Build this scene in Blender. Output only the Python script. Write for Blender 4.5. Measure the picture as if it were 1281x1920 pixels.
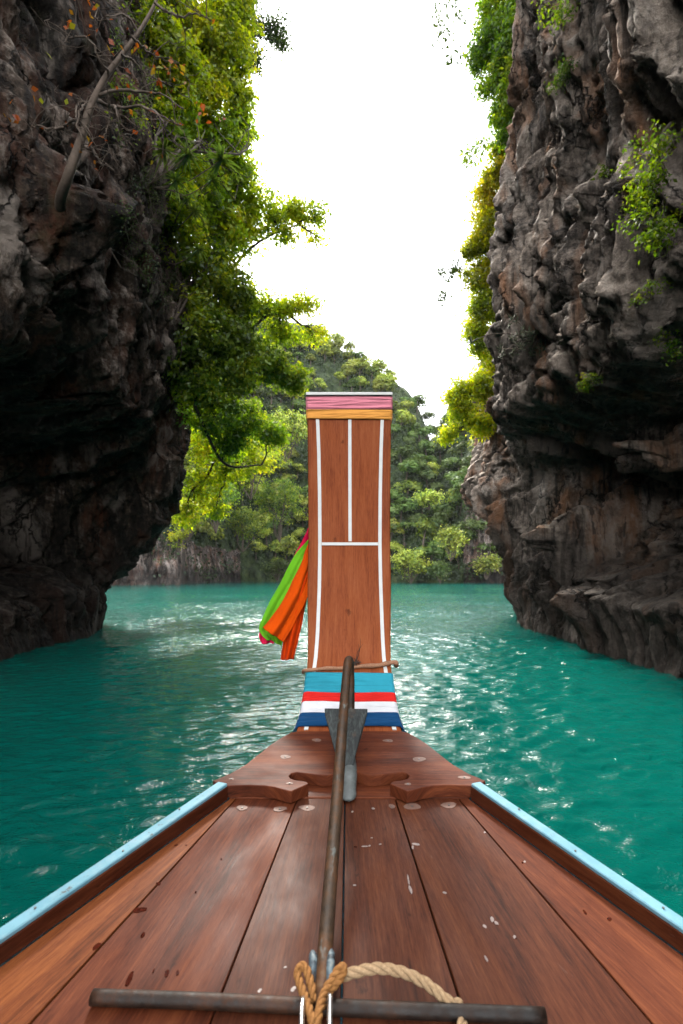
import bpy, math, random
import numpy as np
from mathutils import Vector, Matrix
from mathutils.bvhtree import BVHTree

random.seed(7)
RNG = np.random.default_rng(7)
scene = bpy.context.scene
for o in list(bpy.data.objects):
    bpy.data.objects.remove(o)
COL = scene.collection
R = math.radians

# ------------------------------------------------------------------ camera, light, exposure
EYE = 1.95            # eye height over the water
FPX, CX, HY = 960.0, 655.0, 1076.0     # focal length, axis and horizon of the photograph in its pixels

cam_d = bpy.data.cameras.new('camera')
cam = bpy.data.objects.new('camera', cam_d); COL.objects.link(cam)
cam.location = (0, 0, EYE); cam.rotation_euler = (R(90), 0, 0)
cam_d.sensor_fit = 'HORIZONTAL'; cam_d.sensor_width = 24.0; cam_d.lens = 24.0 * FPX / 1281
cam_d.shift_x = -(CX - 640.5) / 1281; cam_d.shift_y = (HY - 960) / 1281
cam_d.clip_start = 0.05; cam_d.clip_end = 3000
cam_d.dof.use_dof = True; cam_d.dof.focus_distance = 2.9; cam_d.dof.aperture_fstop = 3.2
scene.camera = cam

SUN_EL, SUN_AZ = R(46), R(-9)        # azimuth from straight ahead (+Y), negative = to the left
w = bpy.data.worlds.new('World'); scene.world = w; w.use_nodes = True
nt = w.node_tree; nt.nodes.clear()
def wn(t): return nt.nodes.new(t)
out = wn('ShaderNodeOutputWorld'); bg = wn('ShaderNodeBackground'); sky = wn('ShaderNodeTexSky')
sky.sky_type = 'NISHITA'; sky.sun_disc = False; sky.sun_elevation = SUN_EL; sky.sun_rotation = SUN_AZ
sky.air_density = 1.0; sky.dust_density = 2.5
hs = wn('ShaderNodeHueSaturation'); hs.inputs['Saturation'].default_value = 0.22
nt.links.new(sky.outputs[0], hs.inputs['Color'])
# thin overcast: soft bright cloud over the clear sky
tc = wn('ShaderNodeTexCoord'); mp = wn('ShaderNodeMapping'); mp.inputs['Scale'].default_value = (1, 1, 2.2)
cn = wn('ShaderNodeTexNoise'); cn.inputs['Scale'].default_value = 2.2; cn.inputs['Detail'].default_value = 6
cr = wn('ShaderNodeValToRGB'); cr.color_ramp.elements[0].position = .35; cr.color_ramp.elements[1].position = .65
cr.color_ramp.elements[0].color = (.5, .5, .5, 1); cr.color_ramp.elements[1].color = (.9, .9, .9, 1)
mx = wn('ShaderNodeMix'); mx.data_type = 'RGBA'; mx.inputs[7].default_value = (11.0, 11.2, 11.4, 1)
nt.links.new(tc.outputs['Generated'], mp.inputs['Vector']); nt.links.new(mp.outputs[0], cn.inputs['Vector'])
nt.links.new(cn.outputs['Fac'], cr.inputs['Fac']); nt.links.new(cr.outputs['Color'], mx.inputs[0])
nt.links.new(hs.outputs[0], mx.inputs[6]); nt.links.new(mx.outputs[2], bg.inputs['Color'])
bg.inputs['Strength'].default_value = 0.12
nt.links.new(bg.outputs[0], out.inputs[0])

sd = bpy.data.lights.new('sun', 'SUN'); sd.energy = 2.2; sd.angle = R(10); sd.color = (1, .95, .86)
so = bpy.data.objects.new('sun', sd); COL.objects.link(so)
sv = Vector((math.sin(SUN_AZ) * math.cos(SUN_EL), math.cos(SUN_AZ) * math.cos(SUN_EL), math.sin(SUN_EL)))
so.rotation_euler = sv.to_track_quat('Z', 'Y').to_euler(); so.location = (0, 0, 60)

vs = scene.view_settings
vs.view_transform = 'Standard'; vs.look = 'None'; vs.gamma = 1; vs.use_curve_mapping = False
vs.exposure = 1.85
scene.cycles.use_denoising = True
scene.cycles.max_bounces = 6; scene.cycles.diffuse_bounces = 0; scene.cycles.transparent_max_bounces = 4
scene.cycles.caustics_reflective = False; scene.cycles.caustics_refractive = False
scene.cycles.sample_clamp_indirect = 8

# ------------------------------------------------------------------ helpers
def at(px, py, Y):
    return Vector(((px - CX) / FPX * Y, Y, EYE - (py - HY) / FPX * Y))

def link(name, data, parent=None):
    o = bpy.data.objects.new(name, data); COL.objects.link(o)
    if parent: o.parent = parent
    return o

def tag(o, label=None, cat=None, group=None, kind=None):
    if label: o['label'] = label
    if cat: o['category'] = cat
    if group: o['group'] = group
    if kind: o['kind'] = kind
    return o

def thing(name, label, cat, loc=(0, 0, 0), group=None):
    o = bpy.data.objects.new(name, None); COL.objects.link(o); o.location = loc
    o.empty_display_size = .1
    return tag(o, label, cat, group)

def mesh_np(name, V, F, mat=None, smooth=False, attrs=None, uv=None):
    """V (n,3), F (m,3|4) arrays -> mesh data"""
    V = np.asarray(V, np.float32); F = np.asarray(F, np.int32); k = F.shape[1]
    me = bpy.data.meshes.new(name)
    me.vertices.add(len(V)); me.vertices.foreach_set('co', V.ravel())
    me.loops.add(F.size); me.loops.foreach_set('vertex_index', F.ravel())
    me.polygons.add(len(F)); me.polygons.foreach_set('loop_start', np.arange(0, F.size, k, dtype=np.int32))
    if smooth: me.polygons.foreach_set('use_smooth', np.ones(len(F), bool))
    me.update(calc_edges=True)
    for kx, a in (attrs or {}).items():
        at_ = me.attributes.new(kx, 'FLOAT', 'POINT'); at_.data.foreach_set('value', np.asarray(a, np.float32))
    if uv is not None:
        l = me.uv_layers.new(name='UVMap'); l.data.foreach_set('uv', np.asarray(uv, np.float32)[F.ravel()].ravel())
    if mat: me.materials.append(mat)
    return me

def mesh_py(name, V, F, mat=None, smooth=False, uv=None):
    me = bpy.data.meshes.new(name); me.from_pydata([tuple(v) for v in V], [], F)
    if smooth:
        for p in me.polygons: p.use_smooth = True
    if uv is not None:
        l = me.uv_layers.new(name='UVMap')
        for lp in me.loops: l.data[lp.index].uv = uv[lp.vertex_index]
    me.update()
    if mat: me.materials.append(mat)
    return me

def grid_faces(n, m, closed=False):
    i = np.arange(n - 1)[:, None]; j = np.arange(m if closed else m - 1)[None, :]
    jn = (j + 1) % m
    a = i * m + j; b = i * m + jn; c = (i + 1) * m + jn; d = (i + 1) * m + j
    return np.stack([a, b, c, d], -1).reshape(-1, 4)

def catmull(P, n):
    P = np.asarray(P, float); k = len(P)
    t = np.linspace(0, k - 1, n); return catmull_t(P, t)

def catmull_t(P, t):
    P = np.asarray(P, float); k = len(P)
    Q = np.vstack([2 * P[0] - P[1], P, 2 * P[-1] - P[-2]])
    i = np.clip(np.floor(t).astype(int), 0, k - 2); f = (t - i)[:, None]
    p0, p1, p2, p3 = Q[i], Q[i + 1], Q[i + 2], Q[i + 3]
    return .5 * (2 * p1 + (p2 - p0) * f + (2 * p0 - 5 * p1 + 4 * p2 - p3) * f ** 2 + (3 * p1 - p0 - 3 * p2 + p3) * f ** 3)

def tube(P, r, seg=8, flat=1.0, caps=True):
    """swept tube; r scalar or per point; returns V,F arrays (quads)"""
    P = np.asarray(P, float); n = len(P)
    r = np.broadcast_to(np.asarray(r, float), (n,))
    T = np.gradient(P, axis=0); T /= np.linalg.norm(T, axis=1)[:, None] + 1e-9
    up = np.array([0, 0, 1.0]) if abs(T[0][2]) < .9 else np.array([1.0, 0, 0])
    N = np.zeros_like(P); nv = np.cross(T[0], up); nv /= np.linalg.norm(nv); N[0] = nv
    for i in range(1, n):
        nv = N[i - 1] - T[i] * np.dot(N[i - 1], T[i]); l = np.linalg.norm(nv)
        N[i] = nv / l if l > 1e-6 else N[i - 1]
    B = np.cross(T, N)
    a = np.linspace(0, 2 * np.pi, seg, endpoint=False)
    V = P[:, None] + r[:, None, None] * (np.cos(a)[None, :, None] * N[:, None] + flat * np.sin(a)[None, :, None] * B[:, None])
    V = V.reshape(-1, 3); F = grid_faces(n, seg, True)
    if caps:
        k = len(V); V = np.vstack([V, P[0], P[-1]])
        j = np.arange(seg); jn = (j + 1) % seg
        F = np.vstack([F, np.stack([np.full(seg, k), jn, j, np.full(seg, k)], -1)[:, [0, 1, 2, 2]] * 1,
                       np.stack([np.full(seg, k + 1), (n - 1) * seg + j, (n - 1) * seg + jn, (n - 1) * seg + jn], -1)])
    return V, F

def merge(parts):
    Vs, Fs, o = [], [], 0
    for V, F in parts:
        Vs.append(V); Fs.append(np.asarray(F) + o); o += len(V)
    return np.vstack(Vs), np.vstack(Fs)

def tri_clean(V, F):
    """quads with a repeated vertex are triangles: list of tuples for from_pydata"""
    out_ = []
    for f in F.tolist():
        g = []
        for i in f:
            if i not in g: g.append(i)
        if len(g) > 2: out_.append(g)
    return out_

def add_tube(name, P, r, mat, parent=None, seg=8, flat=1.0, smooth=True):
    V, F = tube(P, r, seg, flat)
    return link(name, mesh_py(name, V, tri_clean(V, F), mat, smooth), parent)

def prism(name, poly, depth_vec, mat, parent=None, uv=None, bevel=0.0):
    """polygon (list of 3d points) extruded by depth_vec"""
    n = len(poly); dv = Vector(depth_vec)
    V = [Vector(p) for p in poly] + [Vector(p) + dv for p in poly]
    F = [list(range(n)), list(range(2 * n - 1, n - 1, -1))] + [[(i + 1) % n, i, n + i, n + (i + 1) % n] for i in range(n)]
    u = None
    if uv: u = list(uv) + [(a + .02, b + .013) for a, b in uv]
    me = mesh_py(name, V, F, mat, uv=u)
    o = link(name, me, parent)
    import bmesh
    bm = bmesh.new(); bm.from_mesh(me); bmesh.ops.recalc_face_normals(bm, faces=bm.faces)
    if bevel:
        bmesh.ops.bevel(bm, geom=[e for e in bm.edges], offset=bevel, segments=2, affect='EDGES', profile=.5)
    bm.to_mesh(me); bm.free()
    return o

def box(name, c, sx, sy, sz, mat, parent=None, bevel=.003, rot=None):
    c = Vector(c)
    P = [Vector((x * sx / 2, y * sy / 2, -sz / 2)) for x, y in ((-1, -1), (1, -1), (1, 1), (-1, 1))]
    d = Vector((0, 0, sz))
    if rot is not None:
        P = [rot @ p for p in P]; d = rot @ d
    uv = [(-sx / 2, -sy / 2), (sx / 2, -sy / 2), (sx / 2, sy / 2), (-sx / 2, sy / 2)]
    return prism(name, [c + p for p in P], d, mat, parent, uv, bevel)

# vectorised noise -----------------------------------------------------------
G3 = np.array([(1,1,0),(-1,1,0),(1,-1,0),(-1,-1,0),(1,0,1),(-1,0,1),(1,0,-1),(-1,0,-1),(0,1,1),(0,-1,1),(0,1,-1),(0,-1,-1),(1,1,0),(-1,1,0),(0,-1,1),(0,-1,-1)], np.float32)
def _h(x, y, z, s=0):
    h = (x.astype(np.uint32) * np.uint32(374761393) + y.astype(np.uint32) * np.uint32(668265263) + z.astype(np.uint32) * np.uint32(2147483647) + np.uint32(s * 974711 + 17))
    h = (h ^ (h >> np.uint32(13))) * np.uint32(1274126177); h = (h ^ (h >> np.uint32(16))) * np.uint32(2246822519)
    return h ^ (h >> np.uint32(15))
def pn(P, s=0):
    P = np.asarray(P, np.float32); i = np.floor(P); f = P - i; i = i.astype(np.int64)
    u = f * f * f * (f * (f * 6 - 15) + 10); res = 0
    for dx in (0, 1):
        wx = u[..., 0] if dx else 1 - u[..., 0]
        for dy in (0, 1):
            wy = u[..., 1] if dy else 1 - u[..., 1]
            for dz in (0, 1):
                wz = u[..., 2] if dz else 1 - u[..., 2]
                g = G3[_h(i[..., 0] + dx, i[..., 1] + dy, i[..., 2] + dz, s) & np.uint32(15)]
                res = res + wx * wy * wz * (g[..., 0] * (f[..., 0] - dx) + g[..., 1] * (f[..., 1] - dy) + g[..., 2] * (f[..., 2] - dz))
    return res
def fbm(P, o=4, s=0, gain=.5, ridged=False):
    P = np.asarray(P, np.float32); r = 0; a = 1.0
    for k in range(o):
        n = pn(P * 2 ** k + k * 13.7, s + k)
        r = r + a * ((1 - 2 * np.abs(n)) - .5 if ridged else n); a *= gain
    return r
def worley(P, s=0):
    P = np.asarray(P, np.float32); i = np.floor(P).astype(np.int64)
    f1 = np.full(P.shape[:-1], 9, np.float32); f2 = f1.copy(); idv = np.zeros(P.shape[:-1], np.float32); tilt = np.zeros(P.shape[:-1], np.float32)
    for dx in (-1, 0, 1):
        for dy in (-1, 0, 1):
            for dz in (-1, 0, 1):
                c = [i[..., 0] + dx, i[..., 1] + dy, i[..., 2] + dz]
                h = _h(*c, s)
                o = np.stack([(h & np.uint32(1023)) / 1023., ((h >> np.uint32(10)) & np.uint32(1023)) / 1023., ((h >> np.uint32(20)) & np.uint32(1023)) / 1023.], -1)
                dv = P - (np.stack(c, -1) + o); d = np.sqrt((dv ** 2).sum(-1)).astype(np.float32)
                tl = dv[..., 0] * (((h >> np.uint32(3)) & np.uint32(63)) / 31.5 - 1) + dv[..., 1] * (((h >> np.uint32(13)) & np.uint32(63)) / 31.5 - 1) + dv[..., 2] * (((h >> np.uint32(23)) & np.uint32(63)) / 31.5 - 1)
                rnd = ((h >> np.uint32(5)) & np.uint32(255)) / 255.
                nearer = d < f1
                f2 = np.where(nearer, f1, np.minimum(f2, d)); idv = np.where(nearer, rnd, idv); tilt = np.where(nearer, tl, tilt); f1 = np.where(nearer, d, f1)
    return f1, f2, idv, tilt

# ------------------------------------------------------------------ materials
class NB:
    """tiny node builder"""
    def __init__(s, name):
        s.m = bpy.data.materials.new(name); s.m.use_nodes = True; s.t = s.m.node_tree; s.t.nodes.clear()
        s.out = s.t.nodes.new('ShaderNodeOutputMaterial')
    def n(s, typ, **kw):
        nd = s.t.nodes.new('ShaderNode' + typ)
        for k, v in kw.items():
            if hasattr(nd, k): setattr(nd, k, v)
            else: s.set(nd, k, v)
        return nd
    def set(s, nd, k, v):
        i = nd.inputs[k]
        if hasattr(v, 'is_output'): s.t.links.new(v, i)
        else: i.default_value = v
    def noise(s, vec, scale, detail=4, rough=.55, dist=0, out='Fac'):
        nd = s.n('TexNoise'); s.t.links.new(vec, nd.inputs['Vector'])
        nd.inputs['Scale'].default_value = scale; nd.inputs['Detail'].default_value = detail
        nd.inputs['Roughness'].default_value = rough; nd.inputs['Distortion'].default_value = dist
        return nd.outputs[out]
    def map(s, vec, scale=(1, 1, 1), loc=(0, 0, 0)):
        nd = s.n('Mapping'); s.t.links.new(vec, nd.inputs['Vector']); nd.inputs['Scale'].default_value = scale
        if hasattr(loc, 'is_output'): s.t.links.new(loc, nd.inputs['Location'])
        else: nd.inputs['Location'].default_value = loc
        return nd.outputs[0]
    def ramp(s, fac, stops, interp='LINEAR'):
        nd = s.n('ValToRGB'); s.t.links.new(fac, nd.inputs[0]); cr_ = nd.color_ramp; cr_.interpolation = interp
        while len(cr_.elements) < len(stops): cr_.elements.new(.5)
        for e, (p, c) in zip(cr_.elements, stops):
            e.position = p; e.color = (c, c, c, 1) if isinstance(c, (int, float)) else (*c, 1)
        return nd.outputs[0]
    def mix(s, fac, a, b, mode='MIX'):
        nd = s.n('Mix', data_type='RGBA', blend_type=mode)
        for i, v in ((0, fac), (6, a), (7, b)):
            if hasattr(v, 'is_output'): s.t.links.new(v, nd.inputs[i])
            else: nd.inputs[i].default_value = v if i == 0 else (*v, 1)
        return nd.outputs[2]
    def math(s, op, a, b=0.0):
        nd = s.n('Math', operation=op)
        for i, v in enumerate((a, b)):
            if hasattr(v, 'is_output'): s.t.links.new(v, nd.inputs[i])
            else: nd.inputs[i].default_value = v
        return nd.outputs[0]
    def bump(s, h, strength=.5, dist=.02, normal=None):
        nd = s.n('Bump'); s.t.links.new(h, nd.inputs['Height']); nd.inputs['Strength'].default_value = strength; nd.inputs['Distance'].default_value = dist
        if normal is not None: s.t.links.new(normal, nd.inputs['Normal'])
        return nd.outputs[0]
    def pbr(s, color, rough=.6, normal=None, metal=0.0, spec=.5, **kw):
        p = s.n('BsdfPrincipled')
        for k, v in (('Base Color', color), ('Roughness', rough), ('Metallic', metal), ('Specular IOR Level', spec)):
            if isinstance(v, tuple): v = (*v, 1)
            s.set(p, k, v)
        for k, v in kw.items(): s.set(p, k, v)
        if normal is not None: s.t.links.new(normal, p.inputs['Normal'])
        s.t.links.new(p.outputs[0], s.out.inputs[0]); return p

def plain(name, col, rough=.6, metal=0.0, nscale=20, var=.25, bump=.1):
    b = NB(name); tc = b.n('TexCoord').outputs['Object']
    f = b.noise(tc, nscale, 4)
    c = b.mix(b.ramp(f, [(.3, 0.0), (.7, 1.0)]), tuple(x * (1 - var) for x in col), tuple(min(1, x * (1 + var)) for x in col))
    b.pbr(c, rough, b.bump(f, bump, .004), metal)
    return b.m

def wood_mat(name, dark, mid, light, rough=(.40, .66), wear=.13):
    b = NB(name); uv = b.n('UVMap').outputs[0]; oi = b.n('ObjectInfo')
    off = b.n('CombineXYZ'); b.t.links.new(b.math('MULTIPLY', oi.outputs['Random'], 37.0), off.inputs[0]); b.t.links.new(b.math('MULTIPLY', oi.outputs['Random'], 91.0), off.inputs[1])
    v = b.n('VectorMath', operation='ADD'); b.t.links.new(uv, v.inputs[0]); b.t.links.new(off.outputs[0], v.inputs[1]); v = v.outputs[0]
    g1 = b.noise(b.map(v, (13, 1.3, 1)), 1.0, 6, .6, .6)
    g2 = b.noise(b.map(v, (110, 4.5, 1)), 1.0, 5, .7, .2)
    g3 = b.noise(b.map(v, (420, 26, 1)), 1.0, 3, .65)
    g = b.math('ADD', b.math('MULTIPLY', g1, .40), b.math('ADD', b.math('MULTIPLY', g2, .34), b.math('MULTIPLY', g3, .28)))
    c = b.ramp(g, [(.38, dark), (.50, mid), (.64, light)])
    c = b.mix(1.0, c, oi.outputs['Color'], 'MULTIPLY')
    blot = b.noise(b.map(v, (3.5, 1.6, 1)), 1.0, 5, .6)
    c = b.mix(b.ramp(blot, [(.52, 0.0), (.72, wear)]), c, tuple(x * 1.5 + .03 for x in mid))
    scuff = b.noise(b.map(v, (26, 7, 1)), 1.0, 6, .7, 1.5)
    c = b.mix(b.ramp(scuff, [(.64, 0.0), (.72, wear)]), c, (.30, .20, .155))
    stain = b.noise(b.map(v, (14, 9, 1), (3, 7, 0)), 1.0, 4, .6)
    c = b.mix(b.ramp(stain, [(.66, 0.0), (.73, .6)]), c, tuple(x * .3 for x in dark))
    rg = b.ramp(b.noise(b.map(v, (6, 3, 1), (9, 1, 0)), 1.0, 5), [(.3, rough[0]), (.7, rough[1])])
    nrm = b.bump(b.math('ADD', g2, b.math('MULTIPLY', g3, .6)), .22, .002)
    b.pbr(c, rg, nrm, spec=.13)
    return b.m

M = {}
M['deck'] = wood_mat('deck_wood', (.030, .0085, .004), (.094, .0255, .011), (.175, .056, .0225))
M['prow'] = wood_mat('prow_wood', (.15, .031, .0095), (.30, .071, .0205), (.40, .120, .039), rough=(.5, .7), wear=.08)
M['white'] = plain('white_paint', (.78, .77, .74), .5, var=.06)
def rail_mat():
    b = NB('blue_paint'); tc = b.n('TexCoord').outputs['Object']
    f = b.noise(tc, 9, 4); g = b.noise(tc, 38, 6, .75, .4); k = b.noise(tc, 5, 3)
    c = b.mix(b.ramp(f, [(.3, 0.0), (.7, 1.0)]), (.13, .31, .39), (.20, .41, .50))
    c = b.mix(b.ramp(b.noise(tc, 24, 5, .7), [(.5, 0.0), (.75, .35)]), c, (.42, .50, .52))
    chip = b.math('MULTIPLY', b.ramp(g, [(.60, 0.0), (.64, 1.0)]), b.ramp(k, [(.45, 0.0), (.6, .8)]))
    c = b.mix(chip, c, (.10, .055, .032))
    b.pbr(c, .5, b.bump(g, .3, .002)); return b.m
M['blue_paint'] = rail_mat()
M['hull_blue'] = plain('hull_paint', (.10, .38, .52), .45, nscale=6, var=.2)
M['nail'] = plain('nail_metal', (.22, .21, .20), .45, .8)
M['filler'] = plain('wood_filler', (.21, .115, .085), .6, nscale=60, var=.25)
M['chip'] = plain('pale_chip', (.34, .26, .23), .5, nscale=90, var=.25)
M['wet'] = plain('wet_spot', (.055, .010, .005), .12, nscale=60, var=.4)

def cloth_mat(name, col, sheen=.04, trans=.0):
    b = NB(name); tc = b.n('TexCoord').outputs['Object']
    f = b.noise(tc, 900, 2); g = b.noise(tc, 9, 3)
    c = b.mix(b.ramp(g, [(.3, 0.0), (.7, 1.0)]), tuple(x * .88 for x in col), tuple(min(1, x * 1.06) for x in col))
    p = b.pbr(c, .7, b.bump(f, .25, .0006), spec=.08)
    p.inputs['Sheen Weight'].default_value = sheen
    if trans:
        tr = b.n('BsdfTranslucent'); b.t.links.new(c, tr.inputs[0])
        ms = b.n('MixShader'); ms.inputs[0].default_value = trans
        b.t.links.new(p.outputs[0], ms.inputs[1]); b.t.links.new(tr.outputs[0], ms.inputs[2]); b.t.links.new(ms.outputs[0], b.out.inputs[0])
    return b.m
M['c_pink'] = cloth_mat('pink_cloth', (1.0, .32, .40))
M['c_orange'] = cloth_mat('orange_cloth', (1.0, .42, .09))
M['c_sky'] = cloth_mat('turquoise_cloth', (.035, .36, .48))
M['c_red'] = cloth_mat('red_cloth', (.78, .025, .02))
M['c_white'] = cloth_mat('white_cloth', (.86, .85, .88))
M['c_navy'] = cloth_mat('navy_cloth', (.010, .070, .19))
M['r_crimson'] = cloth_mat('crimson_ribbon', (.92, .012, .09), trans=.15)
M['r_green'] = cloth_mat('green_ribbon', (.24, .72, .03), trans=.15)
M['r_redorange'] = cloth_mat('scarlet_ribbon', (1.0, .07, .002), trans=.12)
M['r_orange'] = cloth_mat('orange_ribbon', (1.0, .105, .002), trans=.12)

def rust_mat(name='rusty_iron', pal=((.006, .004, .003), (.022, .010, .005), (.060, .020, .006), (.065, .040, .020)), paint=.22):
    b = NB(name); tc = b.n('TexCoord').outputs['Object']
    a = b.noise(tc, 7, 6, .65); f = b.noise(tc, 45, 5, .7)
    c = b.ramp(b.math('ADD', b.math('MULTIPLY', a, .6), b.math('MULTIPLY', f, .4)), [(.36, pal[0]), (.5, pal[1]), (.60, pal[2]), (.70, pal[3])])
    pt = b.noise(b.map(tc, (2, .6, 1)), 9, 4, .7)
    c = b.mix(b.ramp(pt, [(.60, 0.0), (.66, paint)]), c, (.22, .26, .25))
    b.pbr(c, b.ramp(f, [(.3, .42), (.7, .75)]), b.bump(f, .5, .004), .12)
    return b.m
M['pipe'] = rust_mat('worn_pipe', ((.020, .013, .008), (.065, .036, .019), (.12, .048, .016), (.19, .14, .075)), .6)
M['rust'] = rust_mat()
def palm_mat():
    b = NB('painted_iron'); tc = b.n('TexCoord').outputs['Object']
    f = b.noise(b.map(tc, (60, 60, 9)), 1, 5, .65, 1.2); a = b.noise(tc, 14, 4)
    c = b.ramp(f, [(.4, (.010, .012, .0115)), (.52, (.022, .027, .026)), (.70, (.065, .076, .072))])
    c = b.mix(b.ramp(a, [(.62, 0.0), (.70, .5)]), c, (.10, .055, .03))
    b.pbr(c, .5, b.bump(f, .4, .002), .3); return b.m
M['palm'] = palm_mat()
def chipped():
    b = NB('chipped_paint'); tc = b.n('TexCoord').outputs['Object']
    f = b.noise(b.map(tc, (40, 40, 14)), 1, 5, .65, .6)
    c = b.ramp(f, [(.36, (.02, .014, .011)), (.47, (.055, .08, .10)), (.58, (.15, .20, .22)), (.70, (.32, .30, .25))])
    b.pbr(c, .5, b.bump(f, .5, .003)); return b.m
M['chipped'] = chipped()
M['bill'] = plain('grey_iron', (.15, .165, .16), .45, .2, nscale=22, var=.4, bump=.3)
def rope_mat(name, c0, c1):
    b = NB(name); tc = b.n('TexCoord').outputs['Object']
    f = b.noise(tc, 160, 3, .7); g = b.noise(tc, 25, 3)
    c = b.mix(b.ramp(f, [(.3, 0.0), (.7, 1.0)]), c0, c1); c = b.mix(b.ramp(g, [(.5, 0.0), (.75, .5)]), c, tuple(x * .5 for x in c0))
    b.pbr(c, .85, b.bump(f, .6, .002)); return b.m
M['rope'] = rope_mat('hemp_rope', (.36, .22, .11), (.56, .38, .22))
M['strap'] = rope_mat('tawny_strap', (.26, .10, .022), (.44, .20, .055))
M['steel'] = plain('bright_steel', (.75, .75, .76), .25, .9, var=.05)
M['cord'] = rope_mat('twisted_cord', (.34, .15, .08), (.50, .27, .16))
M['dry'] = plain('dried_plant', (.05, .028, .018), .8, nscale=60, var=.5)
M['dark'] = plain('bilge_paint', (.06, .05, .045), .7)

def rock_mat(name, pal, rust_amt=.6, sc=1.0):
    b = NB(name); tc = b.n('TexCoord').outputs['Object']
    vst = b.map(tc, (1, 1, .16)); vs2 = b.map(tc, (1, 1, .3))
    a = b.noise(tc, .33 * sc, 6, .62); s1 = b.noise(vst, 1.5 * sc, 6, .62, .6); s2 = b.noise(vst, 3.4 * sc, 5, .6, .3); fine = b.noise(tc, 7 * sc, 8, .68)
    f = b.math('ADD', b.math('ADD', b.math('MULTIPLY', a, .36), b.math('MULTIPLY', s1, .36)), b.math('MULTIPLY', fine, .30))
    c = b.ramp(f, [(.43, pal[0]), (.495, pal[1]), (.55, pal[2]), (.61, pal[3])])
    rf = b.math('MULTIPLY', b.ramp(b.noise(vs2, .8 * sc, 6, .6, .8), [(.50, 0.0), (.66, 1.0)]), rust_amt)
    c = b.mix(rf, c, pal[4])
    c = b.mix(b.ramp(s2, [(.54, 0.0), (.68, .75)]), c, tuple(x * .55 for x in pal[0]))
    c = b.mix(b.ramp(b.noise(vst, 2.3 * sc, 7, .7, .2), [(.60, 0.0), (.70, .55)]), c, pal[3])
    c = b.mix(b.ramp(b.noise(b.map(tc, (1, 1, .5), (4, 9, 2)), .55 * sc, 7, .65, .5), [(.55, 0.0), (.64, .6)]), c, pal[3])
    c = b.mix(b.ramp(b.noise(b.map(tc, (1, 1, .07), (7, 1, 0)), 4.5 * sc, 5, .6, .2), [(.56, 0.0), (.64, .8)]), c, pal[0])
    c = b.mix(b.ramp(b.noise(tc, 1.1 * sc, 7, .7), [(.58, 0.0), (.70, .5)]), c, (.055, .060, .028))
    zz = b.n('SeparateXYZ'); b.t.links.new(tc, zz.inputs[0])     # cave shade painted into the colour of the low rock, ragged upper edge
    foot_shade = b.ramp(b.math('DIVIDE', b.math('ADD', zz.outputs[2], b.math('MULTIPLY', b.noise(vs2, .7 * sc, 5), -3.0)), 4.0), [(.20, 1.0), (.62, 0.0)])
    c = b.mix(b.math('MULTIPLY', foot_shade, .80), c, tuple(x * .6 for x in pal[0]))
    wv = b.n('VectorMath', operation='ADD'); b.t.links.new(b.map(tc, (.8 * sc, .8 * sc, .34 * sc)), wv.inputs[0])
    wc = b.noise(tc, .9 * sc, 5, .6, 0, 'Color'); b.t.links.new(wc, wv.inputs[1])
    vo = b.n('TexVoronoi', feature='DISTANCE_TO_EDGE'); b.t.links.new(wv.outputs[0], vo.inputs['Vector']); vo.inputs['Scale'].default_value = 1.15
    ck = b.ramp(vo.outputs['Distance'], [(0.0, 0.0), (.035, 1.0)])
    gate = b.ramp(b.noise(tc, .8 * sc, 3), [(.45, 0.0), (.58, 1.0)])
    ck = b.math('MAXIMUM', ck, b.math('SUBTRACT', 1.0, gate))
    c = b.mix(ck, tuple(x * .35 for x in pal[0]), c)
    h = b.math('ADD', b.math('ADD', b.math('MULTIPLY', fine, .55), b.math('MULTIPLY', s2, .6)), b.math('MULTIPLY', ck, .5))
    n1 = b.bump(h, 1.0, .22)
    n2 = b.bump(b.noise(tc, 26 * sc, 5, .7), .5, .03, n1)
    b.pbr(c, .82, n2, spec=.3)
    return b.m
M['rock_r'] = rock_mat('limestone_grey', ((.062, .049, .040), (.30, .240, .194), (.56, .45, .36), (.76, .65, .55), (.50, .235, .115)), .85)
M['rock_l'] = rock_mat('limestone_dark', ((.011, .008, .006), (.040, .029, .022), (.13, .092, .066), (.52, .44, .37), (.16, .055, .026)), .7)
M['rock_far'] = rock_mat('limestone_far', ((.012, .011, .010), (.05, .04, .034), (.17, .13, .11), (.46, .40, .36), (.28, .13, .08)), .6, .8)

def water_mat():
    b = NB('emerald_water'); tc = b.n('TexCoord').outputs['Object']
    big = b.noise(tc, .12, 3)
    c = b.mix(b.ramp(big, [(.35, 0.0), (.65, 1.0)]), (.0007, .078, .062), (.0016, .108, .084))
    h1 = b.noise(b.map(tc, (1, 1.9, 1)), 3.4, 5, .62, .5)
    h2 = b.noise(b.map(tc, (1, 1.5, 1)), 13, 3, .6)
    n = b.bump(h1, .42, .10); n = b.bump(h2, .25, .02, n)
    p = b.pbr(c, .035, n, spec=.5); p.inputs['IOR'].default_value = 1.333
    return b.m
M['water'] = water_mat()

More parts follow.
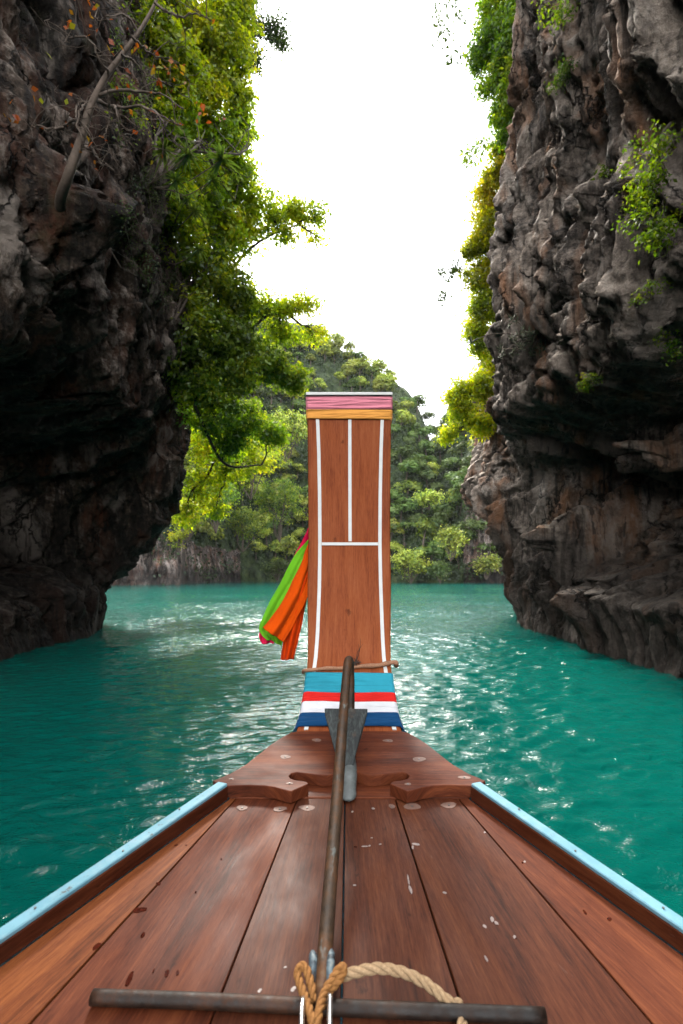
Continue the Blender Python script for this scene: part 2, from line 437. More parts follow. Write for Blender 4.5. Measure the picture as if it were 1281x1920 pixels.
def leaf_mat(name, cols, trans=.45, vary=.35):
    b = NB(name); a = b.n('Attribute', attribute_name='tint').outputs['Fac']; oi = b.n('ObjectInfo')
    k = len(cols); c = b.ramp(a, [(i / (k - 1), x) for i, x in enumerate(cols)])
    hsv = b.n('HueSaturation'); b.t.links.new(c, hsv.inputs['Color'])
    b.t.links.new(b.math('ADD', b.math('MULTIPLY', oi.outputs['Random'], .024), .488), hsv.inputs['Hue'])
    b.t.links.new(b.math('ADD', b.math('MULTIPLY', oi.outputs['Random'], vary), 1.0 - vary / 2), hsv.inputs['Value'])
    c = hsv.outputs[0]
    d = b.n('BsdfDiffuse'); t = b.n('BsdfTranslucent'); g = b.n('BsdfGlossy'); g.inputs['Roughness'].default_value = .45
    b.t.links.new(c, d.inputs[0])
    tcx = b.mix(1.0, c, (1.7, 1.7, .45), 'MULTIPLY'); b.t.links.new(tcx, t.inputs[0])
    g.inputs[0].default_value = (1, 1, 1, 1)
    m1 = b.n('MixShader'); m1.inputs[0].default_value = trans; b.t.links.new(d.outputs[0], m1.inputs[1]); b.t.links.new(t.outputs[0], m1.inputs[2])
    m2 = b.n('MixShader'); m2.inputs[0].default_value = .035; b.t.links.new(m1.outputs[0], m2.inputs[1]); b.t.links.new(g.outputs[0], m2.inputs[2])
    b.t.links.new(m2.outputs[0], b.out.inputs[0]); return b.m
M['lf_yel'] = leaf_mat('leaf_yellow_green', ((.10, .17, .010), (.25, .36, .014), (.46, .52, .018), (.56, .48, .03)), .52)
M['lf_gold'] = leaf_mat('leaf_golden', ((.15, .20, .010), (.34, .40, .014), (.56, .54, .02), (.66, .48, .03)), .6)
M['lf_green'] = leaf_mat('leaf_green', ((.045, .095, .007), (.11, .21, .010), (.23, .34, .014), (.42, .44, .02)))
M['lf_dark'] = leaf_mat('leaf_dark', ((.018, .040, .010), (.032, .068, .012), (.055, .10, .016), (.10, .14, .02)), .3)
M['lf_red'] = leaf_mat('leaf_autumn', ((.25, .03, .012), (.34, .06, .02), (.35, .15, .02), (.22, .26, .03)))
M['lf_blade'] = leaf_mat('leaf_blade', ((.05, .10, .03), (.11, .19, .055), (.20, .30, .09), (.32, .40, .16)), .3)
M['lf_euph'] = leaf_mat('leaf_greygreen', ((.08, .10, .055), (.13, .155, .085), (.20, .22, .13), (.28, .28, .18)), .15)
M['far_a'] = leaf_mat('far_leaf_light', ((.060, .11, .012), (.19, .27, .024), (.38, .43, .040), (.36, .36, .08)), .15, .8)
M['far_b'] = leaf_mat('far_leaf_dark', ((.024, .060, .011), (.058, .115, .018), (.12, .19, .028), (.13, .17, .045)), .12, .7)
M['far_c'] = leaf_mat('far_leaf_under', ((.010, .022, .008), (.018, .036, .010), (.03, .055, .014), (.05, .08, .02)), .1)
M['bark'] = plain('bark', (.10, .075, .055), .85, nscale=12, var=.4, bump=.5)
M['bark_pale'] = plain('pale_bark', (.19, .14, .105), .8, nscale=8, var=.35, bump=.4)
M['bark_dark'] = plain('dark_bark', (.035, .026, .02), .85, nscale=12, var=.4, bump=.5)
def ground_mat():
    b = NB('forest_floor'); tc = b.n('TexCoord').outputs['Object']
    f = b.noise(tc, .5, 6, .65); g = b.noise(tc, .09, 3)
    veg = b.ramp(f, [(.35, (.012, .024, .008)), (.55, (.035, .058, .014)), (.7, (.07, .09, .025))])
    b.pbr(veg, .9, b.bump(f, 1.0, 1.2)); return b.m
M['floor'] = ground_mat()

# ------------------------------------------------------------------ water
def build_water():
    xin = np.arange(-9, 9.001, .04)
    xo = 9 + .04 * (1.045 ** np.arange(1, 200) - 1) / .045; xo = xo[xo < 900]
    xs = np.concatenate([-xo[::-1], xin, xo])
    yn = 1.6 * 1.0062 ** np.arange(0, 1100); yn = yn[yn < 900]
    ys = np.concatenate([[-900, -400, -200, -100, -60, -40, -25, -15, -10, -6, -4, -3, -2, -1, -.4, .1, .5, .9, 1.2, 1.4], yn])
    Y, X = np.meshgrid(ys, xs, indexing='ij')
    P = np.stack([X, Y, np.zeros_like(X)], -1)
    amp = np.clip(1.25 - np.abs(X) / 60, .2, 1) * np.where(Y < 0, .3, 1) * np.clip(1.2 - Y / 100, .55, 1)
    th = .38; Xr = X * math.cos(th) + Y * math.sin(th); Yr = -X * math.sin(th) + Y * math.cos(th)
    z = .030 * pn(np.stack([Xr / 1.8, Yr / .8, 0 * X], -1), 3)
    z += .032 * (np.abs(pn(np.stack([Xr / .70, Yr / .30, 0 * X + 3], -1), 5)) * -2 + .5)
    z += .026 * pn(np.stack([X / .34, Y / .14, 0 * X + 5], -1), 7)
    z += .012 * pn(np.stack([X / .18, Y / .08, 0 * X + 8], -1), 9) * np.clip(1.4 - Y / 14, 0, 1)
    patch = .55 + 1.1 * np.clip(.5 + 1.3 * pn(np.stack([X / 9, Y / 7, 0 * X + 1], -1), 21), 0, 1)
    P[..., 2] = z * amp * patch
    me = mesh_np('water', P.reshape(-1, 3), grid_faces(len(ys), len(xs))[:, ::-1].copy(), M['water'], True)
    o = link('water', me); tag(o, 'emerald green rippled sea water filling the channel', None, None, 'structure'); return o
build_water()

# ------------------------------------------------------------------ cliffs
def interp_table(u, z, zk, T):
    """u in control units, smooth between columns"""
    T = np.asarray(T, float); zi = np.stack([np.interp(z, zk, T[k]) for k in range(len(T))], 0)   # (nu, nz)
    return catmull_t(zi, np.clip(u, 0, len(T) - 1))

def smooth1d(A, axis, k):
    for _ in range(k):
        A = np.apply_along_axis(lambda r: np.convolve(np.pad(r, 1, mode='edge'), [.25, .5, .25], 'valid'), axis, A)
    return A

def build_cliff(name, ctrl, side, zk, T, useg, bumps, mat, seed, zmax=32, cracks=1.0, fac=1.0):
    us = np.concatenate([np.linspace(a, b, n, endpoint=False) for a, b, n in useg] + [[useg[-1][1]]])
    base = catmull_t(ctrl, us)
    tang = np.gradient(base, us, axis=0); tang /= np.linalg.norm(tang, axis=1)[:, None]
    nrm = np.stack([-tang[:, 1], tang[:, 0]], -1) * (1 if side > 0 else -1)       # towards the channel
    zs = np.concatenate([np.arange(-1.5, 9, .055), np.arange(9, 17, .075), np.arange(17, zmax, .12)])
    d = interp_table(us, zs, zk, T)                # (nu, nz)
    d = smooth1d(d, 1, 4)
    for (u0, z0, su, sz, amp) in bumps:
        d = d + amp * np.exp(-(((us[:, None] - u0) / su) ** 2 + ((zs[None, :] - z0) / sz) ** 2))
    P = np.zeros((len(us), len(zs), 3)); P[..., :2] = (base[:, None] + nrm[:, None] * d[..., None]); P[..., 2] = zs[None]
    # rock structure
    Q = P.copy(); wob = np.stack([pn(Q * .45, seed + 1), pn(Q * .45 + 9, seed + 2), pn(Q * .45 + 19, seed + 3)], -1)
    Qw = Q + wob * .9
    big = fbm(Q * [.22, .22, .13], 3, seed + 4)
    flute = fbm(Qw * [.85, .85, .20 if fac >= 1 else .13], 4, seed + 8, .55, True)
    f1, f2, cid, ctl = worley(Qw * [.62, .62, .21], seed + 12)
    e1 = np.clip((f2 - f1) / .16, 0, 1)
    g1, g2, gid, gtl = worley(Q * [1.9, 1.9, .55] + wob * .6, seed + 15)
    k1, k2, kid, ktl = worley(Q * [4.4, 4.4, 1.5] + wob * .8, seed + 17)
    e2 = np.clip((g2 - g1) / .2, 0, 1)
    med = fbm(Qw * [1.6, 1.6, .9], 4, seed + 20, .55); fine = fbm(Q * [5, 5, 3.5], 3, seed + 30)
    mask = np.clip(.5 + 1.6 * pn(Q * .3, seed + 40), 0, 1)         # where blocks show more than flutes
    drape = fbm(Qw * [2.1, 2.1, .42], 4, seed + 60, .5, True)
    terr = Q[..., 2] * .42 + 1.3 * pn(Q * [.12, .12, .2], seed + 70); terr = terr - np.floor(terr); terr = np.clip(terr / .85, 0, 1) ** 2 - np.clip((terr - .85) / .15, 0, 1)
    disp = .75 * big + .36 * flute * (1.15 - .6 * mask) + (.18 if fac >= 1 else .26) * drape * (1.3 - mask) + cracks * (.4 + .8 * mask) * ((cid - .5) * .45 + .42 * ctl - (1 - e1) ** 2 * .40) \
        + cracks * (.5 + .5 * mask) * ((gid - .5) * .12 + (.24 if fac >= 1 else .12) * gtl - (1 - e2) ** 2 * .14) + fac * .06 * ktl + .05 * fine + .22 * mask * terr
    low = np.clip((zs[None, :] + .2) / 1.6, .35, 1)
    disp = disp * low
    P[..., :2] += nrm[:, None] * disp[..., None]
    P[..., 2] += (.25 * pn(Q * .8, seed + 50) + .12 * med) * np.clip((zs[None, :] - .5) / 3, 0, 1)
    # roof of the rock: a shelf going back
    back = []
    for k, dz in ((4, .8), (9, 1.5), (16, 2)):
        B = P[:, -1].copy(); B[:, :2] -= nrm * k; B[:, 2] += dz; back.append(B)
    P = np.concatenate([P, np.stack(back, 1)], 1)
    n, m = P.shape[:2]
    F = grid_faces(n, m)
    if side < 0: F = F[:, ::-1].copy()
    me = mesh_np(name, P.reshape(-1, 3), F, mat, False)
    o = link(name, me); tag(o, None, None, None, 'structure')
    bvh = BVHTree.FromPolygons(P.reshape(-1, 3).tolist(), grid_faces(n, m).tolist())
    return o, bvh

ZK = [-1.5, 0, 1.3, 2.5, 4.0, 5.2, 5.9, 6.6, 9, 14, 20, 26, 32]
ctrl_r = [(10, -14), (6.3, -8), (5.2, -2), (5.0, 4), (4.95, 9), (4.9, 13), (4.87, 16.8), (6.1, 19.6), (5.75, 24), (7.5, 28), (14, 33), (26, 38)]
Tn = [-1.2, -1.2, -1.4, -3.2, -5.0, -4.0, -.8, 0, .1, .0, -.3, -.8, -2]
T_r = [Tn, Tn, Tn, Tn,
       [-1.2, -1.2, -1.5, -3.6, -5.6, -4.2, -.3, .1, .1, 0, -.3, -.8, -2],
       [-1.3, -1.25, -1.3, -3.0, -4.8, -4.4, -1.0, .0, .1, 0, -.2, -.6, -2],
       [-1.5, -1.5, -1.5, -3.2, -4.8, -4.4, -2.2, -.3, -.35, -.7, -2.0, -2.4, -3.4],
       [-.5, -.4, -.05, .1, .65, .9, .4, -.2, -1.0, -1.8, -2.9, -3.3, -4],
       [-2.6, -2.6, -2.5, -2.4, -2.2, -.1, .1, -.1, -1.3, -3.0, -3.8, -4.2, -5],
       [-2, -2, -2, -1.8, -1.5, -.5, 0, 0, 0, -.3, -.8, -1.2, -3],
       [-2, -2, -2, -1.8, -1.5, -.5, 0, 0, 0, 0, 0, -.5, -2], [-2, -2, -2, -1.8, -1.5, -.5, 0, 0, 0, 0, 0, -.5, -2]]
bumps_r = [(5.40, 3.3, .09, 1.25, 3.6), (5.7, 3.0, .06, 1.6, 1.6), (6.1, 2.6, .07, 1.5, 1.8), (6.35, 2.4, .12, .55, .8), (5.0, 1.2, .2, .8, .35), (4.6, 4.6, .15, .7, .9),
           (5.15, 9.5, .2, 1.6, .45), (5.75, 12, .2, 2.2, .4), (4.35, 11, .2, 1.5, -.7), (6.1, 8.2, .25, .5, .25), (4.55, 6.3, .2, .5, .4), (5.9, 10.3, .16, .8, -.55), (4.32, 5.0, .07, .45, 2.6), (4.52, 4.7, .06, .55, 3.2), (4.78, 5.1, .05, .4, 2.4), (4.98, 4.8, .08, .6, 2.8), (5.25, 5.3, .06, .5, 2.2), (5.75, 5.6, .05, .5, 1.6), (4.12, 4.9, .08, .5, 2.0)]
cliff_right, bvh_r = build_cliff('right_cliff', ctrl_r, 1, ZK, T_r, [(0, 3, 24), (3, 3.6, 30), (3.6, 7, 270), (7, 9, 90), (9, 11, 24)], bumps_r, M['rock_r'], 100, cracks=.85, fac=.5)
cliff_right['label'] = 'tall grey limestone cliff overhanging the channel on the right'
ctrl_l = [(-11, -14), (-7.2, -8), (-6.1, -2), (-5.9, 4), (-5.9, 9), (-6.0, 13), (-6.0, 16.5), (-6.0, 19), (-8.2, 22.5), (-13, 26), (-24, 30)]
Tl = [-2, -2, -2.2, -3.4, -3.8, -2.2, -.5, 0, .2, .1, 0, -.5, -2]
T_l = [Tl, Tl, Tl, Tl,
       [-2, -2, -2.6, -5.4, -7, -4.4, -.4, 0, .2, .1, 0, -.5, -2],
       [-2.1, -2.1, -2.5, -5.0, -6.6, -5, -1.4, -.3, .1, .1, -.2, -.7, -2],
       [-2.4, -2.4, -2.4, -3.2, -3.4, -2.6, -1.2, -.3, .2, 0, -.4, -1, -3],
       [-3.4, -3.3, -2.9, -1.8, -.85, -.6, -.55, -.4, -.1, -.9, -1.4, -2, -4],
       [-3.4, -3.3, -3, -2, -1.2, -.6, -.4, -.2, 0, -.6, -1.2, -2, -4],
       [-2, -2, -2, -1.8, -1.5, -.5, 0, 0, 0, 0, 0, -.5, -2], [-2, -2, -2, -1.8, -1.5, -.5, 0, 0, 0, 0, 0, -.5, -2]]
bumps_l = [(3.98, 8.2, .14, .9, 1.5), (4.45, 7.2, .10, .6, .5), (5.1, 6.0, .12, .7, .5), (5.6, 7.6, .15, .8, .5), (4.75, 9.0, .12, 1.2, -.6), (5.3, 4.4, .14, .9, 1.0), (5.9, 4.5, .08, 1.6, .5), (4.2, 9.6, .14, .5, -.5), (4.3, 4.6, .06, .5, 2.6), (4.6, 4.9, .05, .45, 2.4), (4.95, 4.9, .07, .5, 2.2), (5.6, 5.2, .06, .5, 1.4)]
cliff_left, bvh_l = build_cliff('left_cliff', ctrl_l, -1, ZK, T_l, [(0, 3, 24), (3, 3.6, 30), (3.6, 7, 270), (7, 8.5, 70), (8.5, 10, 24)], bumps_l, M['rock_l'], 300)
cliff_left['label'] = 'dark limestone cliff with a cave at the water on the left'

# ------------------------------------------------------------------ boat
boat = thing('longtail_boat', 'varnished wooden longtail boat with light blue rails and a tall upright prow board', 'boat', (0, 0, .3))
def child(o):
    """keep world coordinates under the boat's Empty"""
    o.parent = boat; o.matrix_parent_inverse = Matrix.Translation(-boat.location); return o
def deck(px, py, lift=0.0):
    r = (py - HY) / FPX; Y = (1.113 - lift) / (r + .13)
    return Vector(((px - CX) / FPX * Y, Y, EYE - r * Y))
def deck_z(Y, lift=0.0): return EYE - (1.113 - .13 * Y - lift)

# deck planks between seam lines (pixel x at row 1500 and at row 1920)
YF, YB = 1.955, -.35
def seam(xa, xb):
    a, b = deck(xa, 1500), deck(xb, 1920); k = (b.x - a.x) / (b.y - a.y)
    return lambda Y: a.x + (Y - a.y) * k
gx = lambda Y: .465 + (1.94 - Y) * .546
seams = [lambda Y: -gx(Y), seam(440, 55), seam(557, 393), seam(647, 640), seam(742, 877), seam(862, 1225), lambda Y: gx(Y)]
tints = [(1.75, 1.75, 1.25), (1.0, .86, .82), (.80, .80, .86), (.98, .98, 1.0), (.92, .90, .90), (1.12, 1.0, .92)]
for k in range(6):
    a, b = seams[k], seams[k + 1]; g = .0022; n = 9
    Ys = np.linspace(YB, YF, n); drop = [0, .0012, 0, .002, .0006, 0][k]
    V, uv = [], []
    for Y in Ys:
        xa, xb = a(Y) + g, b(Y) - g
        for i, f in enumerate((0, .006, .5, .994, 1)):
            x = xa + (xb - xa) * f
            V.append((x, Y, deck_z(Y) - drop - (.0022 if i in (0, 4) else 0))); uv.append((x - (xa + xb) / 2 + k * 3, Y))
    top = len(V)
    for Y in Ys:
        for x in (a(Y) + g, b(Y) - g): V.append((x, Y, deck_z(Y) - .028)); uv.append((x, Y + .03))
    F = [tuple(q) for q in grid_faces(n, 5)[:, ::-1]]
    for i in range(n - 1):
        F.append((i * 5, (i + 1) * 5, top + (i + 1) * 2, top + i * 2)); F.append((i * 5 + 4, top + i * 2 + 1, top + (i + 1) * 2 + 1, (i + 1) * 5 + 4))
        F.append((top + i * 2, top + (i + 1) * 2, top + (i + 1) * 2 + 1, top + i * 2 + 1))
    o = child(link('deck_plank', mesh_py('deck_plank', V, F, M['deck'], uv=uv))); o.color = (*tints[k], 1)

def flat_poly(name, pts, thick, mat, uvs=None, bevel=.003, color=None):
    uvs = uvs or [(p[1], p[0]) for p in pts]
    o = child(prism(name, pts, (0, 0, -thick), mat, None, uvs, bevel))
    if color: o.color = (*color, 1)
    return o
# plank across the bow under the notched board
zc = lambda x, Y, l=0.0: (x, Y, deck_z(Y, l))
flat_poly('bow_plank', [zc(-.46, 1.957, .004), zc(.46, 1.957, .004), zc(.36, 2.19, .004), zc(-.36, 2.19, .004)], .03, M['deck'], color=(1.25, 1.1, 1.0))
flat_poly('bow_floor', [zc(-.36, 2.192, -.002), zc(.36, 2.192, -.002), zc(.27, 2.42, -.002), zc(-.27, 2.42, -.002)], .03, M['deck'])
# notched bow board
half = [(655, 1370.5), (753, 1371), (764, 1373), (782, 1383), (800, 1394.5), (822, 1412), (850, 1434), (878, 1450), (911, 1464), (896, 1474.5), (872, 1473), (844, 1472), (815, 1473), (795, 1476), (777, 1481), (764, 1484),
        (731, 1469.5), (735, 1465.5), (744, 1464), (757, 1462.5), (765, 1459.5), (768, 1455), (763, 1450), (754, 1448), (735, 1450), (715, 1452.5), (697, 1453.5), (682, 1451.5), (670, 1448), (655, 1448)]
ptsR = [deck(x, y, .05) for x, y in half]
ptsL = [Vector((-p.x, p.y, p.z)) for p in ptsR[1:-1]][::-1]
flat_poly('notched_board', ptsR + ptsL, .046, M['deck'], bevel=.003, color=(1.18, 1.02, .95))

# rails: inner timber and blue cap, both sides
def rail_path():
    Ys = [1.945, 1.7, 1.4, 1.1, .8]; P = [(gx(y), y) for y in Ys] + [(1.27, .4), (1.40, 0.0), (1.50, -.6), (1.52, -1.6), (1.44, -3.0), (1.25, -4.4), (.95, -5.6)]
    return catmull(P, 60)
rp = rail_path(); rt = np.gradient(rp, axis=0); rt /= np.linalg.norm(rt, axis=1)[:, None]; rn = np.stack([-rt[:, 1], rt[:, 0]], -1); rn *= np.sign(rn[:, :1])
def sweep_section(name, sec, mat, sgn, color=None, bevel_close=True):
    """sec: list of (outward offset, height above deck)"""
    n, m = len(rp), len(sec); V, uv = [], []
    arc = np.concatenate([[0], np.cumsum(np.linalg.norm(np.diff(rp, axis=0), axis=1))])
    for i in range(n):
        zd = deck_z(rp[i][1]) if rp[i][1] > -.35 else deck_z(-.35) + (.35 + rp[i][1]) * .03
        for (o_, h_) in sec:
            p = rp[i] + rn[i] * o_; V.append((p[0] * sgn, p[1], zd + h_)); uv.append((o_ + h_, arc[i]))
    F = [tuple(f) for f in grid_faces(n, m, True)] + [tuple(range(m)), tuple(range((n - 1) * m, n * m))[::-1]]
    me = mesh_py(name, V, F, mat, uv=uv)
    import bmesh
    bm = bmesh.new(); bm.from_mesh(me); bmesh.ops.recalc_face_normals(bm, faces=bm.faces); bm.to_mesh(me); bm.free()
    o = child(link(name, me))
    if color: o.color = (*color, 1)
    return o
for s in (-1, 1):
    sweep_section('rail_timber', [(.001, .002), (.001, .047), (.004, .050), (.042, .050), (.042, .002)], M['deck'], s, (.92, .80, .78))
    sweep_section('blue_rail', [(.003, .0515), (.003, .060), (.006, .063), (.046, .061), (.050, .057), (.050, .030), (.0435, .030), (.0435, .0515)], M['blue_paint'], s)
    for i in range(4, 40, 4):
        f = .5 + .3 * math.sin(i * 2.1)
        p = rp[i] + rn[i] * (.012 + .032 * f)
        V, F = tube([(p[0] * s, p[1], deck_z(p[1]) + .055), (p[0] * s, p[1], deck_z(p[1]) + .0645)], .0032, 8)
        child(link('nail', mesh_py('nail', V, tri_clean(V, F), M['nail'])))

# hull shell, outside and inside
def hull():
    outl = [(-5.6, .99, .30), (-3, 1.48, -.2), (-1.6, 1.56, -.25), (-.6, 1.54, -.25), (0, 1.44, -.25), (.4, 1.31, -.25), (.8, 1.13, -.22), (1.1, .97, -.2), (1.4, .80, -.15), (1.7, .635, -.05), (1.94, .507, .04), (2.22, .37, .2), (2.43, .285, .35), (2.62, .225, .55), (2.80, .19, .85)]
    V = []; m = 9
    for (Y, wd, zb) in outl:
        zt = deck_z(Y) + (.028 if Y < 1.95 else .0) if Y > -.35 else deck_z(-.35) + (.35 + Y) * .03 + .028
        if Y > 2.4: zt = {2.43: 1.17, 2.62: 1.24, 2.80: 1.38}[Y]
        zt = min(zt, 1.4)
        for i in range(m):
            t = -1 + 2 * i / (m - 1); a = abs(t)
            x = math.copysign(wd * (a ** .55), t); z = zb + (zt - zb) * (a ** 2.2)
            if Y > 1.9: x = math.copysign(wd * a ** 1.0, t)
            V.append((x, Y, z))
    F = [tuple(f) for f in grid_faces(len(outl), m)] + [tuple(range(m))]
    return V, F
V, F = hull(); child(link('hull', mesh_py('hull', V, F, M['hull_blue'], True)))
# crossbeam closing the foredeck behind the camera
flat_poly('deck_beam', [zc(-1.47, -.43, -.001), zc(1.47, -.43, -.001), zc(1.47, -.353, -.001), zc(-1.47, -.353, -.001)], .08, M['deck'])

# prow board: profile (Y, z) and half width
PR = np.array([(2.36, 1.155, .262), (2.43, 1.19, .248), (2.55, 1.247, .235), (2.66, 1.315, .228), (2.76, 1.415, .222), (2.835, 1.53, .223), (2.875, 1.64, .226), (2.93, 1.877, .232), (2.97, 2.123, .231), (2.995, 2.5, .234), (3.0, 2.853, .238), (2.99, 2.985, .239)])
pl = np.concatenate([[0], np.cumsum(np.linalg.norm(np.diff(PR[:, :2], axis=0), axis=1))])
def prow(t):
    """t metres along the face -> point (Y,z), normal towards the deck (Y,z), half width"""
    t = np.atleast_1d(np.asarray(t, float)); u = np.interp(t, pl, np.arange(len(pl)))
    p = catmull_t(PR, u); q = catmull_t(PR, np.clip(u + .01, 0, len(pl) - 1)) - catmull_t(PR, np.clip(u - .01, 0, len(pl) - 1))
    tg = q[:, :2] / np.linalg.norm(q[:, :2], axis=1)[:, None]
    nn = np.stack([-tg[:, 1], tg[:, 0]], -1)
    return p[:, :2], nn, p[:, 2] * 1.03
def t_at_py(py):
    ts = np.linspace(0, pl[-1], 2000); p, _, _ = prow(ts); y = HY + (EYE - p[:, 1]) / p[:, 0] * FPX
    return float(ts[np.argmin(abs(y - py))])
TH = .075
def prow_board():
    ts = np.linspace(0, pl[-1], 90); p, nn, hw = prow(ts); V, uv = [], []
    ch = .006
    for i in range(len(ts)):
        w_ = hw[i]
        sec = [(-w_ + ch, 0), (-w_ * .5, 0), (0, 0), (w_ * .5, 0), (w_ - ch, 0), (w_, -ch), (w_, -TH + ch), (w_ - ch, -TH), (0, -TH), (-w_ + ch, -TH), (-w_, -TH + ch), (-w_, -ch)]
        for x, d in sec:
            q = p[i] + nn[i] * d; V.append((x, q[0], q[1])); uv.append((x + d, ts[i]))
    m = 12; F = [tuple(f) for f in grid_faces(len(ts), m, True)] + [tuple(range(m)), tuple(range((len(ts) - 1) * m, len(ts) * m))[::-1]]
    me = mesh_py('prow_board', V, F, M['prow'], uv=uv)
    import bmesh
    bm = bmesh.new(); bm.from_mesh(me); bmesh.ops.recalc_face_normals(bm, faces=bm.faces); bm.to_mesh(me); bm.free()
    return child(link('prow_board', me))
prow_board()
def face_pt(x, t, lift=0.0):
    p, nn, _ = prow(t); q = p[0] + nn[0] * lift; return Vector((x, q[0], q[1]))
def px_face(px, py):
    t = t_at_py(py); p, _, _ = prow(t); return (px - CX) / FPX * p[0][0], t
def strip(path_px, wpx, lift=.004, name='inlay_strip'):
    """white batten nailed on the face; path in pixels"""
    ctr = [px_face(x, y) for x, y in path_px]
    ts = np.linspace(ctr[0][1], ctr[-1][1], max(2, int(abs(ctr[-1][1] - ctr[0][1]) / .03)))
    o_ = np.argsort([c[1] for c in ctr]); xs = np.interp(ts, [ctr[i][1] for i in o_], [ctr[i][0] for i in o_])
    hw_ = wpx / FPX * 2.95 / 2; V = []
    for x, t in zip(xs, ts):
        for dx, l in ((-hw_, -.001), (-hw_, lift), (hw_, lift), (hw_, -.001)): V.append(face_pt(x + dx, t, l))
    n = len(ts); F = [tuple(f) for f in grid_faces(n, 4, True)] + [(0, 1, 2, 3), tuple(range(4 * n - 4, 4 * n))[::-1]]
    o = child(link(name, mesh_py(name, V, F, M['white'])))
    for j, t in enumerate(np.arange(min(ts) + .08, max(ts) - .03, .125)):
        x = float(np.interp(t, ts if ts[0] < ts[-1] else ts[::-1], xs if ts[0] < ts[-1] else xs[::-1]))
        a, b = face_pt(x, t, lift - .002), face_pt(x, t, lift + .0008); V, F = tube([a, b], .0042, 6)
        k = link('nail', mesh_py('nail', V, tri_clean(V, F), M['nail'])); k.parent = o; k.matrix_parent_inverse = Matrix.Translation(-boat.location)
    return o
strip([(595.5, 784), (598, 850), (599.5, 930), (600, 1020), (599, 1100), (596, 1180), (592, 1235), (588, 1262), (579, 1345), (574, 1369)], 6.4)
strip([(717, 784), (714.5, 850), (713, 930), (712.5, 1020), (714, 1100), (717, 1180), (720, 1235), (724, 1262), (734, 1345), (740, 1369)], 6.4)
strip([(656, 784), (656.2, 900), (656.6, 1015)], 6.2)
# cross batten
xa, ta = px_face(603.5, 1019.5); xb, _ = px_face(709, 1019.5); hh = .0088
P4 = [face_pt(xa, ta - hh, .0045), face_pt(xb, ta - hh, .0045), face_pt(xb, ta + hh, .0045), face_pt(xa, ta + hh, .0045)]
child(prism('cross_batten', P4, (0, .006, 0), M['white'], bevel=.001))
# top cap
p, nn, hwt = prow(pl[-1])
child(box('prow_cap', (0, p[0][0] + .035, p[0][1] + .011), .502, .115, .017, M['white'], None, .003))

# wooden plugs, nail heads and marks on the deck
def blob(name, px, py, rx, ry, mat, lift, seed, th=.0012, n=14, parent_=None, sharp=0.0):
    c = deck(px, py, lift); rg = random.Random(seed); V = []
    ph = rg.random() * 6
    for i in range(n):
        a = 2 * math.pi * i / n; r = 1 + (.10 + sharp) * math.sin(2 * a + ph) + .07 * math.sin(3 * a + ph * 2) + rg.uniform(-.06, .06)
        V.append((c.x + rx * r * math.cos(a), c.y + ry * r * math.sin(a)))
    P = [(x, y, deck_z(y, lift) + th) for x, y in V]
    return child(prism(name, P, (0, 0, -th - .001), mat, None, [(x, y) for x, y in V], 0))
def nail(px, py, lift):
    c = deck(px, py, lift); V, F = tube([c, c + Vector((0, 0, .0024))], .0038, 8); child(link('nail', mesh_py('nail', V, tri_clean(V, F), M['nail'])))
for i, (px, py, rx, ry, l) in enumerate([(594, 1388, .020, .017, .05), (728, 1389, .022, .014, .05), (535, 1419.5, .024, .016, .05), (786, 1424, .028, .020, .05), (871, 1458, .024, .012, .05),
        (543, 1469, .013, .008, .05), (765, 1470.5, .014, .008, .05), (434, 1461, .010, .006, .05), (454, 1515, .020, .016, 0), (525, 1517, .024, .016, 0), (576, 1515, .030, .018, 0), (773, 1512, .028, .022, 0), (842, 1510, .030, .018, 0), (735, 1512, .012, .012, 0)]):
    blob('wood_plug', px, py, rx, ry, M['filler'], l, i + 40); nail(px, py, l + .0012)
for i, (px, py, rx, ry) in enumerate([(684, 1587, .011, .004), (693, 1586, .004, .004), (780, 1583, .014, .008), (774, 1589, .006, .010), (770, 1668, .006, .020), (766, 1650, .004, .022), (834, 1674, .006, .006), (923, 1724, .005, .014), (931, 1731, .005, .010),
        (909, 1737, .005, .008), (965, 1757, .004, .008), (912, 1798, .004, .010), (535, 1814, .004, .004), (550, 1855, .008, .008), (487, 1858, .006, .006), (661, 1522, .006, .005), (700, 1516, .010, .005), (697, 1571, .004, .004), (713, 1583, .005, .004), (665, 1660, .005, .004), (984, 1616, .006, .005), (909, 1561, .006, .004)]):
    blob('paint_chip', px, py, rx * .75, ry * .75, M['chip'], 0, i + 90, .0008, 11, sharp=.2)
for i, (px, py, rx, ry) in enumerate([(262, 1706, .022, .012), (268, 1753, .008, .009), (313, 1825, .006, .014), (333, 1824, .005, .008), (288, 1820, .003, .006), (415, 1611, .004, .004), (367, 1673, .004, .004), (297, 1657, .010, .006), (330, 1585, .007, .005), (349, 1585, .004, .004),
        (181, 1775, .010, .016), (980, 1618, .004, .006), (1097, 1711, .006, .010), (1143, 1724, .008, .009), (771, 1674, .004, .005), (667, 1588, .006, .003), (933, 1733, .003, .006), (967, 1759, .003, .005), (243, 1835, .007, .03)]):
    blob('wet_spot', px, py, rx * .75, ry * .75, M['wet'], 0, i + 190, .0007, 11, sharp=.1)

